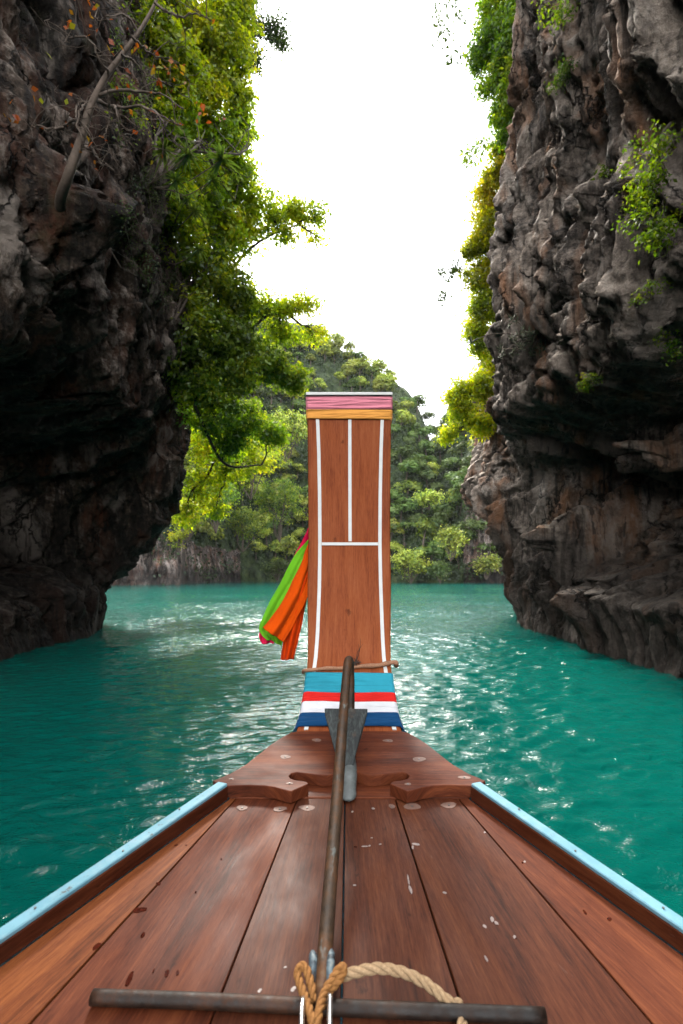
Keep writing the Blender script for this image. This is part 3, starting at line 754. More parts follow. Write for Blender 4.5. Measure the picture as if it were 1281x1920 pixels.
# ------------------------------------------------------------------ cloth bands round the prow
def band(name, label, mat, py_top, py_bot, seed, off=.010, slope=0.0, flare=0.0, folds=.004, nfold=4.5, group='sashes wound round the prow', sag=0.0):
    """a sash wound round the board between two picture rows measured on the board's face"""
    t1, t0 = t_at_py(py_top), t_at_py(py_bot); nv = 34; nx = 110
    V = np.zeros((nv, nx, 3)); rg = np.random.default_rng(seed)
    vv = np.linspace(0, 1, nv); edge = .028
    for j, v in enumerate(vv):
        for i in range(nx):
            s = -1 + 2 * i / (nx - 1)
            tt = t0 + (t1 - t0) * v + slope * s + sag * (1 - s * s) * (1 - v)
            tt = min(max(tt, .0), pl[-1] + .004)
            V[j, i] = (s, tt, v)
    ts = V[..., 1].ravel(); p, nn, hw = prow(np.clip(ts, 0, pl[-1]))
    s = V[..., 0].ravel(); v = V[..., 2].ravel()
    nz = np.stack([s * 1.3 + seed, v * nfold + s * .5 * np.sin(seed), np.full_like(s, seed * 3.1)], -1)
    f = folds * (1.5 * fbm(nz * [.8, 1, 1], 2, seed, .35, True) + .2 * pn(nz * [3, 2, 1], seed + 5))
    endv = np.minimum(v, 1 - v); roll = np.clip(endv / .10, 0, 1); f = f * (.35 + .65 * roll)
    o = off * np.sqrt(np.clip(roll, .02, 1)) * .9 + .003 + f + .0015
    # cross section path: behind left edge -> front -> behind right edge
    wtot = hw + .006; side = TH + .03
    Ltot = 2 * (wtot + side); a = s * Ltot / 2
    front = np.abs(a) <= wtot
    x = np.where(front, a, np.sign(a) * (wtot)); dep = np.where(front, 0, -(np.abs(a) - wtot))
    x = x + np.sign(x) * np.where(front, 0, .002)
    cr_ = np.clip((np.abs(a) - (wtot - .02)) / .02, 0, 1) * front          # soft corner
    lift = np.where(front, o - .010 * cr_ ** 2, -.004)
    x = x + np.sign(s) * flare * (1 - v) * np.clip(-dep / side, 0, 1.0)
    q = p + nn * (lift + dep)[:, None]
    P = np.stack([x, q[:, 0], q[:, 1] + 0 * x], -1)
    P[:, 2] -= flare * .8 * np.clip(-dep / side, 0, 1)
    me = mesh_np(name, P, grid_faces(nv, nx), mat, True)
    o_ = link(name, me); tag(o_, label, 'cloth wrap', group)
    md = o_.modifiers.new('thick', 'SOLIDIFY'); md.thickness = .002; md.offset = -1
    return o_
band('cloth_wrap', 'pink sash wound round the top of the prow under the white cap', M['c_pink'], 742.5, 768.5, 3, .010, .002, folds=.0045, nfold=3.6)
band('cloth_wrap', 'orange sash wound round the prow just below the pink one', M['c_orange'], 768, 786.5, 5, .009, -.002, folds=.004, nfold=2.6)
band('cloth_wrap', 'turquoise sash wound round the lower prow above the red band', M['c_sky'], 1262, 1301, 8, .010, -.004, folds=.006, nfold=4)
band('cloth_wrap', 'red sash wound round the lower prow between turquoise and white', M['c_red'], 1299.5, 1319, 11, .011, -.004, .01, folds=.005, nfold=2.6)
band('cloth_wrap', 'white sash wound round the lower prow between red and navy', M['c_white'], 1317.5, 1342, 14, .013, -.003, .05, folds=.004, nfold=2.2)
band('cloth_wrap', 'navy blue sash draped round the foot of the prow at the deck', M['c_navy'], 1340, 1364, 17, .018, .000, .20, folds=.009, nfold=3.4, sag=.0)

# ------------------------------------------------------------------ ribbons blown out to the left behind the prow
def ribbon(name, label, mat, rows, seed, nfold=4, amp=.012, Y0=3.09, twist=0.0):
    """rows: (py, px left edge, px right edge, depth offset); a hanging cloth with lengthwise folds"""
    rows = np.array(rows, float); n = 60; m = 36
    t = np.linspace(0, len(rows) - 1, n); q = catmull_t(rows, t); V = np.zeros((n, m, 3)); u = np.linspace(0, 1, m)
    for i in range(n):
        Y = Y0 + q[i, 3]; a = at(q[i, 1], q[i, 0], Y); b = at(q[i, 2], q[i, 0] + (q[i, 4] if len(q[i]) > 4 else 0), Y)
        k = i / (n - 1)
        for j in range(m):
            c = a.lerp(b, u[j])
            ph = u[j] * nfold * 2 * math.pi + seed + .7 * math.sin(k * 3 + seed)
            V[i, j] = c + Vector((.25 * amp * math.cos(ph), amp * (.35 + .9 * k) * (math.sin(ph) + .35 * math.sin(2.3 * ph + 1 + 2 * k)), .006 * k * math.sin(ph * .7 + 1) * (1 if i > n - 8 else 0)))
    V = V + .006 * np.stack([pn(V * 9, seed), pn(V * 9 + 7, seed + 1), pn(V * 9 + 3, seed + 2)], -1)
    o = link(name, mesh_np(name, V.reshape(-1, 3), grid_faces(n, m), mat, True))
    md = o.modifiers.new('thick', 'SOLIDIFY'); md.thickness = .0015
    return tag(o, label, 'ribbon', 'ribbons blowing beside the prow')
ribbon('ribbon', 'crimson ribbon at the back, its end showing under the orange tail', M['r_crimson'], [(982, 581, 592, .0, 0), (1010, 569, 592, .02, 0), (1050, 549, 588, .05, 0), (1100, 530, 570, .07, 0), (1150, 503, 545, .08, 0), (1186, 486, 521, .07, 7), (1204, 487, 513, .06, 4)], 2, 1.6, .010)
ribbon('ribbon', 'lime green ribbon blowing left between the crimson and orange ones', M['r_green'], [(1012, 578, 592, -.02, 0), (1045, 551, 588, -.01, 0), (1090, 528, 570, .0, 0), (1130, 505, 552, .01, 0), (1163, 490, 536, .02, 5), (1182, 486, 530, .03, 16), (1199, 500, 527, .04, 12)], 5, 1.3, .012)
ribbon('ribbon', 'orange ribbon with its end curled to the lower left', M['r_orange'], [(1022, 580, 594, -.05, 0), (1055, 566, 594, -.05, 0), (1090, 547, 588, -.05, 0), (1130, 527, 570, -.05, 5), (1160, 506, 549, -.05, 16), (1178, 490, 533, -.05, 26)], 8, 1.5, .016)
ribbon('ribbon', 'longest red orange ribbon hanging lowest beside the prow edge', M['r_redorange'], [(1020, 578, 596, -.02, 0), (1060, 563, 594, -.03, 0), (1100, 551, 582, -.03, 0), (1150, 538, 571, -.03, 0), (1200, 530, 560, -.03, 0), (1237, 525, 551, -.03, 1)], 12, 1.4, .015)

# ------------------------------------------------------------------ cord and dried garland at the foot of the prow
def cord(pts_px, r0, r1):
    P = []
    for x, y, l in pts_px:
        X, t = px_face(x, y); P.append(face_pt(X, t, l))
    return catmull(P, 40), np.linspace(r0, r1, 40)
c = link('twisted_cord', None) if False else None
Pc, rc = cord([(568, 1257, -.03), (572, 1258.5, .010), (600, 1256.5, .012), (630, 1255, .012), (665, 1252.5, .012), (700, 1250, .014), (725, 1247, .016), (741, 1244, .012), (744, 1244, -.03)], .0085, .014)
wv = np.linspace(0, 26, 40); Pc[:, 2] += .002 * np.sin(wv)
o = add_tube('twisted_rope', Pc, rc * (1 + .12 * np.sin(wv * 1.7)), M['cord'], None, 10)
tag(o, 'twisted brown cloth cord tied across the prow above the turquoise sash', 'cord')
gx0, gt0 = px_face(668, 1246); rg = np.random.default_rng(4); parts = []
c0 = np.array(face_pt(gx0, gt0, .03))
for i in range(26):
    d = rg.normal(0, 1, 3); d /= np.linalg.norm(d); d[1] = -abs(d[1]) * .6
    parts.append(tube(np.array([c0, c0 + d * rg.uniform(.012, .03)]), [.004, .0012], 5))
for k in range(3):
    e = c0 + np.array([.012 + .012 * k, -.01, .10 + .03 * (k == 1)]); mid = (c0 + e) / 2 + rg.normal(0, .008, 3)
    parts.append(tube(catmull([c0, mid, e], 8), np.linspace(.002, .0006, 8), 5))
V, F = merge(parts); o = link('dried_garland', mesh_py('dried_garland', V, tri_clean(V, F), M['dry']))
tag(o, 'dried dark flower knot with thin twigs stuck behind the pole end', 'dried flower')

# ------------------------------------------------------------------ anchor
anchor = thing('iron_anchor', 'rusty iron pipe anchor lying along the foredeck with a wide fluke', 'anchor', (0, 1.5, 1.2))
def achild(o): o.parent = anchor; o.matrix_parent_inverse = Matrix.Translation(-anchor.location); return o
A = lambda X, Y, h: np.array((X, Y, EYE - h))
shank = [A(-.060, 1.10, .928), A(-.053, 1.28, .846), A(-.040, 1.55, .719), A(-.024, 1.9, .551), A(-.010, 2.19, .413), A(-.004, 2.265, .386), A(.001, 2.315, .392), A(.004, 2.345, .43), A(.006, 2.345, .50), A(.006, 2.30, .60), A(.004, 2.22, .69), A(.002, 2.13, .765)]
achild(add_tube('shank', catmull(shank, 70), .0185, M['pipe'], None, 20))
# lower arm and bill, flattened
arm = catmull([A(.003, 2.16, .745), A(.001, 2.08, .79), A(-.002, 2.01, .815), A(-.003, 1.96, .838), A(-.003, 1.92, .850)], 20)
V, F = tube(arm, np.array([.020, .022, .024, .026, .029, .030, .031, .032, .032, .031, .030, .030, .030, .030, .031, .031, .030, .028, .022, .010]), 14, .5)
achild(link('bill', mesh_py('bill', V, tri_clean(V, F), M['bill'], True)))
pts = [at(609, 1328, 2.17), at(689.5, 1329, 2.17), at(689, 1338, 2.165), at(680, 1372, 2.14), at(668, 1412, 2.10), at(660, 1452, 2.06), at(638, 1452, 2.06), at(632, 1425, 2.08), at(620, 1380, 2.13), at(609, 1340, 2.165)]
achild(prism('fluke', pts, (0, .010, -.006), M['palm'], None, bevel=.0025))
# stock through the near end
st = [A(-.575, 1.146, .9480), A(-.30, 1.134, .9475), A(.0, 1.118, .9485), A(.422, 1.102, .9520)]
V, F = tube(catmull(st, 40), .0160, 20); achild(link('stock', mesh_py('stock', V, tri_clean(V, F), M['rust'], True)))
# lugs of the eye
for px, y0, y1 in ((586, 1783, 1846), (619, 1778, 1838)):
    a, b = at(px, y0, 1.20), at(px - 1, y1, 1.13)
    V, F = tube(catmull([a, a.lerp(b, .4) + Vector((.002, 0, .004)), b], 8), [.004, .008, .0095, .010, .010, .010, .009, .007], 10, .7)
    achild(link('lug', mesh_py('lug', V, tri_clean(V, F), M['chipped'], True)))
sh = [at(619, 1866, 1.085), at(618.5, 1900, 1.05), at(617, 1950, 1.0), at(605, 1985, .975), at(592, 1990, .97), at(578, 1985, .975), at(566.5, 1950, 1.0), at(566, 1900, 1.05), at(568, 1872, 1.085)]
o = add_tube('shackle', catmull(sh, 40), .0055, M['steel'], None, 10); tag(o, 'bright steel shackle hooked through the near end of the anchor', 'shackle')

# ------------------------------------------------------------------ ropes
def laid_rope(path, r, mat, strands=3, pitch=.085, seg=7):
    arc = np.concatenate([[0], np.cumsum(np.linalg.norm(np.diff(path, axis=0), axis=1))]); T = np.gradient(path, axis=0); T /= np.linalg.norm(T, axis=1)[:, None]
    N = np.cross(T, [0, 0, 1.0]); N /= np.linalg.norm(N, axis=1)[:, None]; B = np.cross(T, N); parts = []
    for k in range(strands):
        ph = arc / pitch * 2 * math.pi + k * 2 * math.pi / strands
        P = path + r * .52 * (np.cos(ph)[:, None] * N + np.sin(ph)[:, None] * B); parts.append(tube(P, r * .56, seg))
    return merge(parts)
rpth = catmull([at(604, 1862, 1.13), at(622, 1838, 1.155), at(650, 1828, 1.165), at(690, 1818, 1.172), at(725, 1817, 1.17), at(765, 1827, 1.163), at(800, 1845, 1.15), at(826, 1866, 1.135), at(848, 1886, 1.125), at(862, 1915, 1.13), at(868, 1960, 1.07)], 150)
for q in rpth:     # keep it on the planks
    q[2] = max(q[2], deck_z(q[1]) + .013)
V, F = laid_rope(rpth, .0118, M['rope']); o = link('hemp_rope', mesh_py('hemp_rope', V, tri_clean(V, F), M['rope'], True))
tag(o, 'pale three strand rope curving from the anchor over the stock', 'rope')
def strap(pts):
    P = catmull([at(*q) for q in pts], 46); return laid_rope(P, .0095, None, 3, .05, 6)
V1, F1 = strap([(592, 1960, 1.02), (583, 1905, 1.06), (571, 1868, 1.105), (560, 1836, 1.135), (559, 1818, 1.15), (566, 1812, 1.155), (574, 1817, 1.15), (582, 1842, 1.13), (590, 1880, 1.10)])
V2, F2 = strap([(594, 1965, 1.02), (597, 1905, 1.06), (606, 1868, 1.10), (622, 1838, 1.13), (634, 1820, 1.145), (642, 1813, 1.15), (644, 1822, 1.145), (634, 1840, 1.13), (614, 1862, 1.115), (602, 1890, 1.095)])
V, F = merge([(V1, F1), (V2, F2)]); o = link('knotted_line', mesh_py('knotted_line', V, tri_clean(V, F), M['strap'], True))
tag(o, 'tawny brown line looped round the near end of the anchor', 'rope')

# ------------------------------------------------------------------ foliage tools
def leaf_quads(C, size, rng, aspect=.5, up=.5, droop=.3, dirs=None, face=.4):
    """diamond leaves: centres C (n,3), size (n,) -> V,F"""
    n = len(C); size = np.broadcast_to(size, (n,))[:, None]
    nv = rng.normal(0, 1, (n, 3))
    if dirs is None: nv[:, 2] = np.abs(nv[:, 2]) + up
    else: nv = nv * (1 - face) + dirs * face * 1.6 + [0, 0, up * .7]
    nv /= np.linalg.norm(nv, axis=1)[:, None]
    a = rng.normal(0, 1, (n, 3)) if dirs is None else dirs + rng.normal(0, .5 + face, (n, 3))
    a[:, 2] -= droop; a -= nv * (a * nv).sum(1)[:, None]; a /= np.linalg.norm(a, axis=1)[:, None] + 1e-9
    b = np.cross(nv, a)
    tip = C + a * size * .55; base = C - a * size * .45; cl = C + nv * size * .06
    V = np.stack([base, cl + b * size * aspect * .5, tip - nv * size * .10, cl - b * size * aspect * .5], 1).reshape(-1, 3)
    return V, np.arange(4 * n).reshape(n, 4)

def clusters(blobs, rng, gap=0.0, shell=2.4):
    """blobs (cx,cy,cz,rx,ry,rz,n) -> cluster centres, outward directions"""
    out_, dr = [], []
    for i, (cx, cy, cz, rx, ry, rz, n) in enumerate(blobs):
        m = int(n * (1.7 if gap else 1))
        d = rng.normal(0, 1, (m, 3)); d /= np.linalg.norm(d, axis=1)[:, None]
        r = rng.uniform(0, 1, m) ** (1 / shell)
        lump = 1 + .45 * pn(d * 1.7 + i * 7.7, 11)
        P = np.array([cx, cy, cz]) + d * (r * lump)[:, None] * [rx, ry, rz]
        if gap:
            keep = np.argsort(-(pn(P * 1.6, 31) + .5 * pn(P * 3.4, 37)))[:n]; P = P[keep]; d = d[keep]
        out_.append(P); dr.append(d)
    return np.vstack(out_), np.vstack(dr)

def crown_mesh(name, C, D, rng, mat, k, cr, size, aspect=.5, droop=.35, flat=.6):
    n = len(C); P = np.repeat(C, k, 0) + rng.normal(0, 1, (n * k, 3)) * [cr, cr, cr * flat]
    dirs = np.repeat(D, k, 0)
    sz = size * rng.uniform(.6, 1.3, n * k)
    V, F = leaf_quads(P, sz, rng, aspect, .5, droop, dirs)
    t = np.clip(np.repeat(rng.uniform(.15, .75, n) + .5 * pn(C * .8, 77), k) + rng.normal(0, .13, n * k), 0, 1)
    return mesh_np(name, V, F, mat, False, {'tint': np.repeat(t, 4)})

def limb(a, b, r0, r1, rng, bend=.12, n=9, seg=6, sag=0.0):
    a, b = np.array(a, float), np.array(b, float); L = np.linalg.norm(b - a)
    P = a + (b - a) * np.linspace(0, 1, 4)[:, None]
    P[1:3] += rng.normal(0, bend * L, (2, 3)); P[1:3, 2] -= sag * L
    return tube(catmull(P, n), np.linspace(r0, r1, n), seg, 1.0, False), catmull(P, n)

def ray(bvh, px, py):
    o = Vector((0, 0, EYE)); d = (at(px, py, 1.0) - o).normalized()
    h = bvh.ray_cast(o, d, 200)
    return (h[0], h[1]) if h[0] is not None else (None, None)

def plant(name, label, cat, base, blobs_px, mat, seed, k=16, cr=.16, size=.10, bark='bark', r0=.05, gap=1, group=None, aspect=.5, twigs=9, into=.35, droop=.35, main=None, dens=1.0):
    """a woody plant: limbs from its foot on the rock to every leaf mass, twigs inside, leaves in clusters"""
    rng = np.random.default_rng(seed); base = Vector(base)
    root = thing(name, label, cat, base, group); inv = Matrix.Translation(-base)
    blobs = []
    for (px, py, Y, rx, ry, rz, n) in blobs_px:
        c = at(px, py, Y); blobs.append((c.x, c.y, c.z, rx, ry, rz, n))
    blobs = [(*b_[:6], int(b_[6] * dens)) for b_ in blobs]
    C, D = clusters(blobs, rng, gap)
    o = link('crown', crown_mesh('crown', C, D, rng, mat, k, cr, size, aspect, droop), root); o.matrix_parent_inverse = inv
    parts = []; src = base
    if main:      # a visible leading limb, points in pixels and depth
        P = catmull([np.array(base)] + [np.array(at(*q)) for q in main], 8 * len(main)); parts.append(tube(P, np.linspace(r0, r0 * .35, len(P)), 7, 1, False))
    off = 0
    for b in blobs:
        c = np.array(b[:3]); n = b[6]
        st_ = np.array(base)
        if main:
            st_ = P[np.argmin(np.linalg.norm(P - c, axis=1))]
        (V, F), pth = limb(st_, c, r0 * (.55 if main else .6), r0 * .25, rng, .06)
        parts.append((V, F))
        sub = C[off:off + n]; off += n
        for j in rng.choice(n, min(n, twigs), False):
            s = pth[rng.integers(3, len(pth))]; (V, F), _ = limb(s, sub[j], r0 * .22, r0 * .06, rng, .10, 6, 4); parts.append((V, F))
    V, F = merge(parts)
    t = link('trunk', mesh_np('trunk', V, F, M[bark], True), root); t.matrix_parent_inverse = inv
    return root

def on_rock(bvh, px, py, default_Y=18):
    h, n = ray(bvh, px, py)
    return h if h is not None else at(px, py, default_Y)

def rock_cover(name, label, cat, bvh, spots, mat, seed, n, k=7, cr=.10, size=.055, lift=.08, group=None, hang=.0, gapn=.9):
    """creeping leaves lying on the rock: spots (px,py,rx,ry) in the picture, found on the rock's surface"""
    rng = np.random.default_rng(seed); C, D = [], []
    tot = sum(s[2] * s[3] for s in spots)
    for (px, py, rx, ry) in spots:
        m = int(n * rx * ry / tot)
        for _ in range(m):
            a = rng.uniform(0, 2 * math.pi); r = math.sqrt(rng.uniform(0, 1))
            h, nn = ray(bvh, px + rx * r * math.cos(a), py + ry * r * math.sin(a))
            if h is None: continue
            if nn.dot(h - Vector((0, 0, EYE))) > 0: nn = -nn
            q = h + nn * lift * rng.uniform(.3, 1.6)
            if pn(np.array([list(q)]) * gapn, seed)[0] < -.10: continue
            C.append(list(q)); D.append(list(nn))
    C, D = np.array(C), np.array(D)
    root_p = Vector(C.mean(0)); V0 = crown_mesh('crown', C, D, rng, mat, k, cr, size, .55, .5)
    root = thing(name, label, cat, root_p, group); o = link('crown', V0, root); o.matrix_parent_inverse = Matrix.Translation(-root_p)
    parts = []
    for _ in range(min(60, len(C) // 6)):
        i = rng.integers(len(C)); d2 = ((C - C[i]) ** 2).sum(1); near = np.argsort(d2)[1:40]; j = rng.choice(near)
        parts.append(limb(C[i], C[j], .008, .005, rng, .08, 5, 4)[0])
    V, F = merge(parts); t = link('stem', mesh_np('stem', V, F, M['bark'], True), root); t.matrix_parent_inverse = Matrix.Translation(-root_p); t['kind'] = 'stuff'
    return root

# ------------------------------------------------------------------ far shore: hills and forest
pxk = [-500, 150, 335, 350, 440, 560, 740, 800, 950, 1100, 1800]
dk = [85, 84, 88, 104, 122, 126, 112, 107, 106, 104, 100]
rk_x = [-500, 300, 480, 560, 600, 640, 700, 750, 780, 798, 810, 830, 850, 880, 920, 1000, 1800]
rk_y = [640, 540, 566, 582, 606, 638, 664, 704, 736, 774, 812, 786, 756, 730, 695, 650, 600]
def shore(px): return np.interp(px, pxk, dk)
def far_z(px, t):
    D = shore(px); Yr = D + 58; zr = EYE + (HY - np.interp(px, rk_x, rk_y)) / FPX * Yr - 4.5
    hb = np.interp(px, [200, 300, 460, 520, 740, 860, 880, 960, 1000], [9, 9, 7, 4, 3, 3, 17, 17, 9])
    a = np.clip(t / 3.0, 0, 1); a = a * a * (3 - 2 * a)
    s = np.clip((t - 3) / 55, 0, 1); S = 1 - (1 - s) ** 1.5
    return -1.5 + (hb + 1.5) * a + (zr - hb) * S - .22 * np.clip(t - 58, 0, None) + 0 * D
def far_terrain():
    pxs = np.concatenate([np.linspace(-500, 200, 50, endpoint=False), np.linspace(200, 1000, 330, endpoint=False), np.linspace(1000, 1800, 50)])
    ts = np.concatenate([[-1.0], np.linspace(0, 4, 22), np.linspace(4.6, 60, 80), np.linspace(66, 200, 14)])
    PX, T = np.meshgrid(pxs, ts, indexing='ij'); D = shore(PX); Y = D + T; X = (PX - CX) / FPX * Y; Z = far_z(PX, T)
    P = np.stack([X, Y, Z], -1)
    n1 = fbm(P * [.09, .09, .06], 4, 500); n2 = fbm(P * [.45, .45, .14], 4, 520, .55, True)
    k = np.clip((Z + 1) / 3, .2, 1)
    P[..., 1] += -(2.0 * n1 + 1.5 * n2) * k * np.clip(1.3 - T / 30, .3, 1); P[..., 2] += 2.5 * n1 * np.clip(T / 12, 0, 1)
    F = grid_faces(*P.shape[:2])
    me = mesh_np('far_hills', P.reshape(-1, 3), F, M['floor'], True); me.materials.append(M['rock_far'])
    mi = np.zeros(P.shape[:2], int)
    rocky = ((T < 3.2 + 1.5 * pn(np.stack([PX / 30, T, 0 * T], -1), 8)) & ((PX < 452) | ((PX > 535) & (PX < 600)))) | ((PX > 868) & (PX < 960) & (T < 6))
    mi[rocky] = 1
    me.polygons.foreach_set('material_index', mi[:-1, :-1].ravel().astype(np.int32))
    o = link('far_hills', me); tag(o, 'steep forested limestone hills beyond the bay', None, None, 'structure')
    bv = BVHTree.FromPolygons(P.reshape(-1, 3).tolist(), F.tolist())
    return o, bv
far_hills, bvh_f = far_terrain()

def far_crown(seed, mat, lobes=8, per=150, sz=.13):
    rng = np.random.default_rng(seed); C, D = [], []
    for i in range(lobes):
        a = rng.uniform(0, 2 * math.pi); r = rng.uniform(.25, .7) if i else 0; c = np.array([r * math.cos(a), r * math.sin(a), rng.uniform(-.1, .42) if i else .35]); rr = rng.uniform(.30, .46)
        d = rng.normal(0, 1, (per, 3)); d[:, 2] = np.where(d[:, 2] < -.35, -d[:, 2], d[:, 2]); d /= np.linalg.norm(d, axis=1)[:, None]
        C.append(c + d * rr * (rng.uniform(.75, 1.08, per) * (1 + .35 * pn(d * 2.4 + i * 5, seed)))[:, None]); D.append(d)
    C, D = np.vstack(C), np.vstack(D)
    V, F = leaf_quads(C, sz * rng.uniform(.6, 1.3, len(C)), rng, .75, .45, .25, D, .72)
    t = np.clip(rng.uniform(.2, .6) + .55 * pn(C * 2.2, seed + 1) + rng.normal(0, .12, len(C)), 0, 1)
    V2, F2 = tube(np.array([(0, 0, -1.0), (.03, .02, -.4), (0, 0, .2)]), [.07, .05, .03], 5, 1, False)
    me = mesh_np('crown', np.vstack([V, V2]), np.vstack([F, F2 + len(V)]), mat, False, {'tint': np.concatenate([np.repeat(t, 4), np.zeros(len(V2))])})
    me.materials.append(M['bark'])
    idx = np.zeros(len(F) + len(F2), np.int32); idx[len(F):] = 1; me.polygons.foreach_set('material_index', idx)
    return me
FC_A = [far_crown(900 + i, M['far_a'], 7 + i % 3) for i in range(4)]
FC_B = [far_crown(950 + i, M['far_b'], 7 + i % 3) for i in range(4)]

def forest():
    rng = np.random.default_rng(5); pts = []; tries = 0; hid = 0
    while len(pts) < 330 and tries < 60000:
        tries += 1
        px, py = rng.uniform(330, 955), rng.uniform(570, 1070)
        if 583 < px < 730 and py > 745:            # behind the prow board: seen only from the side
            if hid >= 40: continue
            hid += 1
        h, n = ray(bvh_f, px, py)
        if h is None or h.z < (1.2 if 730 < px < 872 or 455 < px < 540 else 4): continue
        if n.z < 0: n = -n
        if (860 < px < 950 and h.z < 16 and rng.random() < .75) or (px < 520 and h.z < 9 and rng.random() < .8): continue
        rmin = 3.4 if len(pts) < 190 else 2.5
        if any((h - q[0]).length < rmin * (.7 + .6 * rng.random()) * 1.15 for q in pts): continue
        pts.append((h, px, py))
    return pts
fpts = forest()
rf = random.Random(3)
ZONES = [(lambda x, y: x > 735 and y > 930, 'dark leafy tree low on the slope between the prow board and the grey cliff', 'trees low on the slope right of the prow'),
         (lambda x, y: x > 735 and y > 780, 'dark leafy tree high on the shaded slope right of the prow board', 'trees high on the slope right of the prow'),
         (lambda x, y: x > 700, 'pale green tree on the steep edge of the hill right of the prow top', 'trees on the steep edge of the hill'),
         (lambda x, y: x > 570 and y < 690, 'pale green tree along the top of the hill above the prow', 'trees along the top of the hill'),
         (lambda x, y: x > 570 and y < 750, 'green tree just above the white cap of the prow', 'trees just above the prow cap'),
         (lambda x, y: x > 583 and y > 740, 'green tree on the hillside directly behind the prow board', 'trees directly behind the prow board'),
         (lambda x, y: y < 800, 'green tree on the upper hillside left of the prow', 'trees on the upper hillside left of the prow'),
         (lambda x, y: True, 'green tree on the lower hillside left of the prow near the pink rocks', 'trees on the lower hillside left of the prow')]
for h, px, py in fpts:
    right = px > 735 and py > 765
    sc = rf.uniform(2.5, 4.4)
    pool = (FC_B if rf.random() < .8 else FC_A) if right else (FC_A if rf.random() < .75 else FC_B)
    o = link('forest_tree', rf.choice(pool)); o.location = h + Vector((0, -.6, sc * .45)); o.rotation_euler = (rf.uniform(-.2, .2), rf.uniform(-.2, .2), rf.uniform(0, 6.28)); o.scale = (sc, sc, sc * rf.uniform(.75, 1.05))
    zone = [z for z in ZONES if z[0](px, py)][0]; tag(o, zone[1], 'tree', zone[2])
def undergrowth():
    rng = np.random.default_rng(15); C, N = [], []
    for _ in range(10500):
        px, py = rng.uniform(300, 980), rng.uniform(560, 1088)
        h, n = ray(bvh_f, px, py)
        if h is None: continue
        if (h.z < 8 and px < 540) or (862 < px < 955 and h.z < 15):
            if pn(np.array([list(h)]) * .22, 5)[0] < -.02: continue
        if h.z < .35: continue
        C.append(list(h)); N.append((0, -.6, .6))
    C = np.array(C); N = np.array(N)
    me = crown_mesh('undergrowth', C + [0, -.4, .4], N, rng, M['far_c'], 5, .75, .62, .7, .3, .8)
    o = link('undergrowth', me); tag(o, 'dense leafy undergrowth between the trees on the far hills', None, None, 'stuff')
undergrowth()
def shore_tree(label, px, py, Y, w_px, h_px, mat, seed, n=120, cat='tree', name='shore_tree', foot=None, size=.42, k=16, cr=.55, group=None):
    rng = np.random.default_rng(seed); s = Y / FPX; w, h = w_px * s / 2, h_px * s / 2
    bl = [(px, py + h_px * .05, Y, w * .75, w * .7, h * .8, n // 3)]
    for i in range(6):
        a = rng.uniform(0, 2 * math.pi); bl.append((px + w_px * .30 * math.cos(a), py - h_px * (.05 + .22 * abs(math.sin(a))) + h_px * .18 * rng.uniform(0, 1), Y + w * .4 * math.sin(a), w * .42, w * .42, h * .36, n // 8))
    fp = at(px + (foot or 0), py + h_px * .62, Y + .5); fp.z = max(fp.z, .0)
    return plant(name, label, cat, fp, bl, mat, seed, k=k, cr=cr, size=size, r0=.20, twigs=4, gap=1, aspect=.7, group=group)
G0 = M['lf_green']
shore_tree('rounded pale green mangrove tree at the waterline just right of the prow', 770, 1052, 104, 76, 70, M['far_a'], 61, 170)
shore_tree('low bushy mangrove at the waterline left of the ribbons', 520, 1066, 118, 56, 40, M['far_b'], 62, 110)
shore_tree('small dark bush at the waterline between mangrove and grey cliff', 826, 1068, 103, 44, 44, M['far_b'], 63, 80)
shore_tree('bright bush clinging to the foot of the pale grey cliff', 912, 1058, 103, 50, 46, M['far_a'], 64, 90)
shore_tree('bright green tree overhanging left of the pale grey cliff', 845, 1015, 102, 62, 60, M['far_a'], 65, 110)
shore_tree('yellow green tree leaning beside the dark cave cliff edge', 350, 965, 84, 60, 80, M['lf_yel'], 66, 120, size=.34, cr=.4)
shore_tree('tall light green tree above the pink rocks on the left shore', 405, 925, 96, 100, 120, G0, 67, 260)
shore_tree('full yellow green tree left of the prow above the middle shore', 470, 850, 104, 130, 140, M['lf_yel'], 68, 320, size=.42)
shore_tree('rounded mid green tree beside the ribbons above the shore', 525, 935, 116, 95, 130, G0, 69, 260)
shore_tree('green tree hanging over pink rocks with pale roots', 455, 985, 112, 80, 80, G0, 70, 160)
shore_tree('yellowish tree lowest on the left shore beside the overhang', 335, 1010, 84, 36, 40, M['lf_yel'], 71, 60, size=.3, cr=.35)
shore_tree('green tree above the yellow one on the left shore slope', 400, 830, 100, 100, 110, G0, 73, 240)
shore_tree('large pale tree beside the left edge of the prow board top', 535, 800, 112, 90, 110, M['far_a'], 74, 220)
shore_tree('flat topped pale tree halfway up the dark slope', 805, 935, 112, 66, 34, M['far_a'], 72, 100)

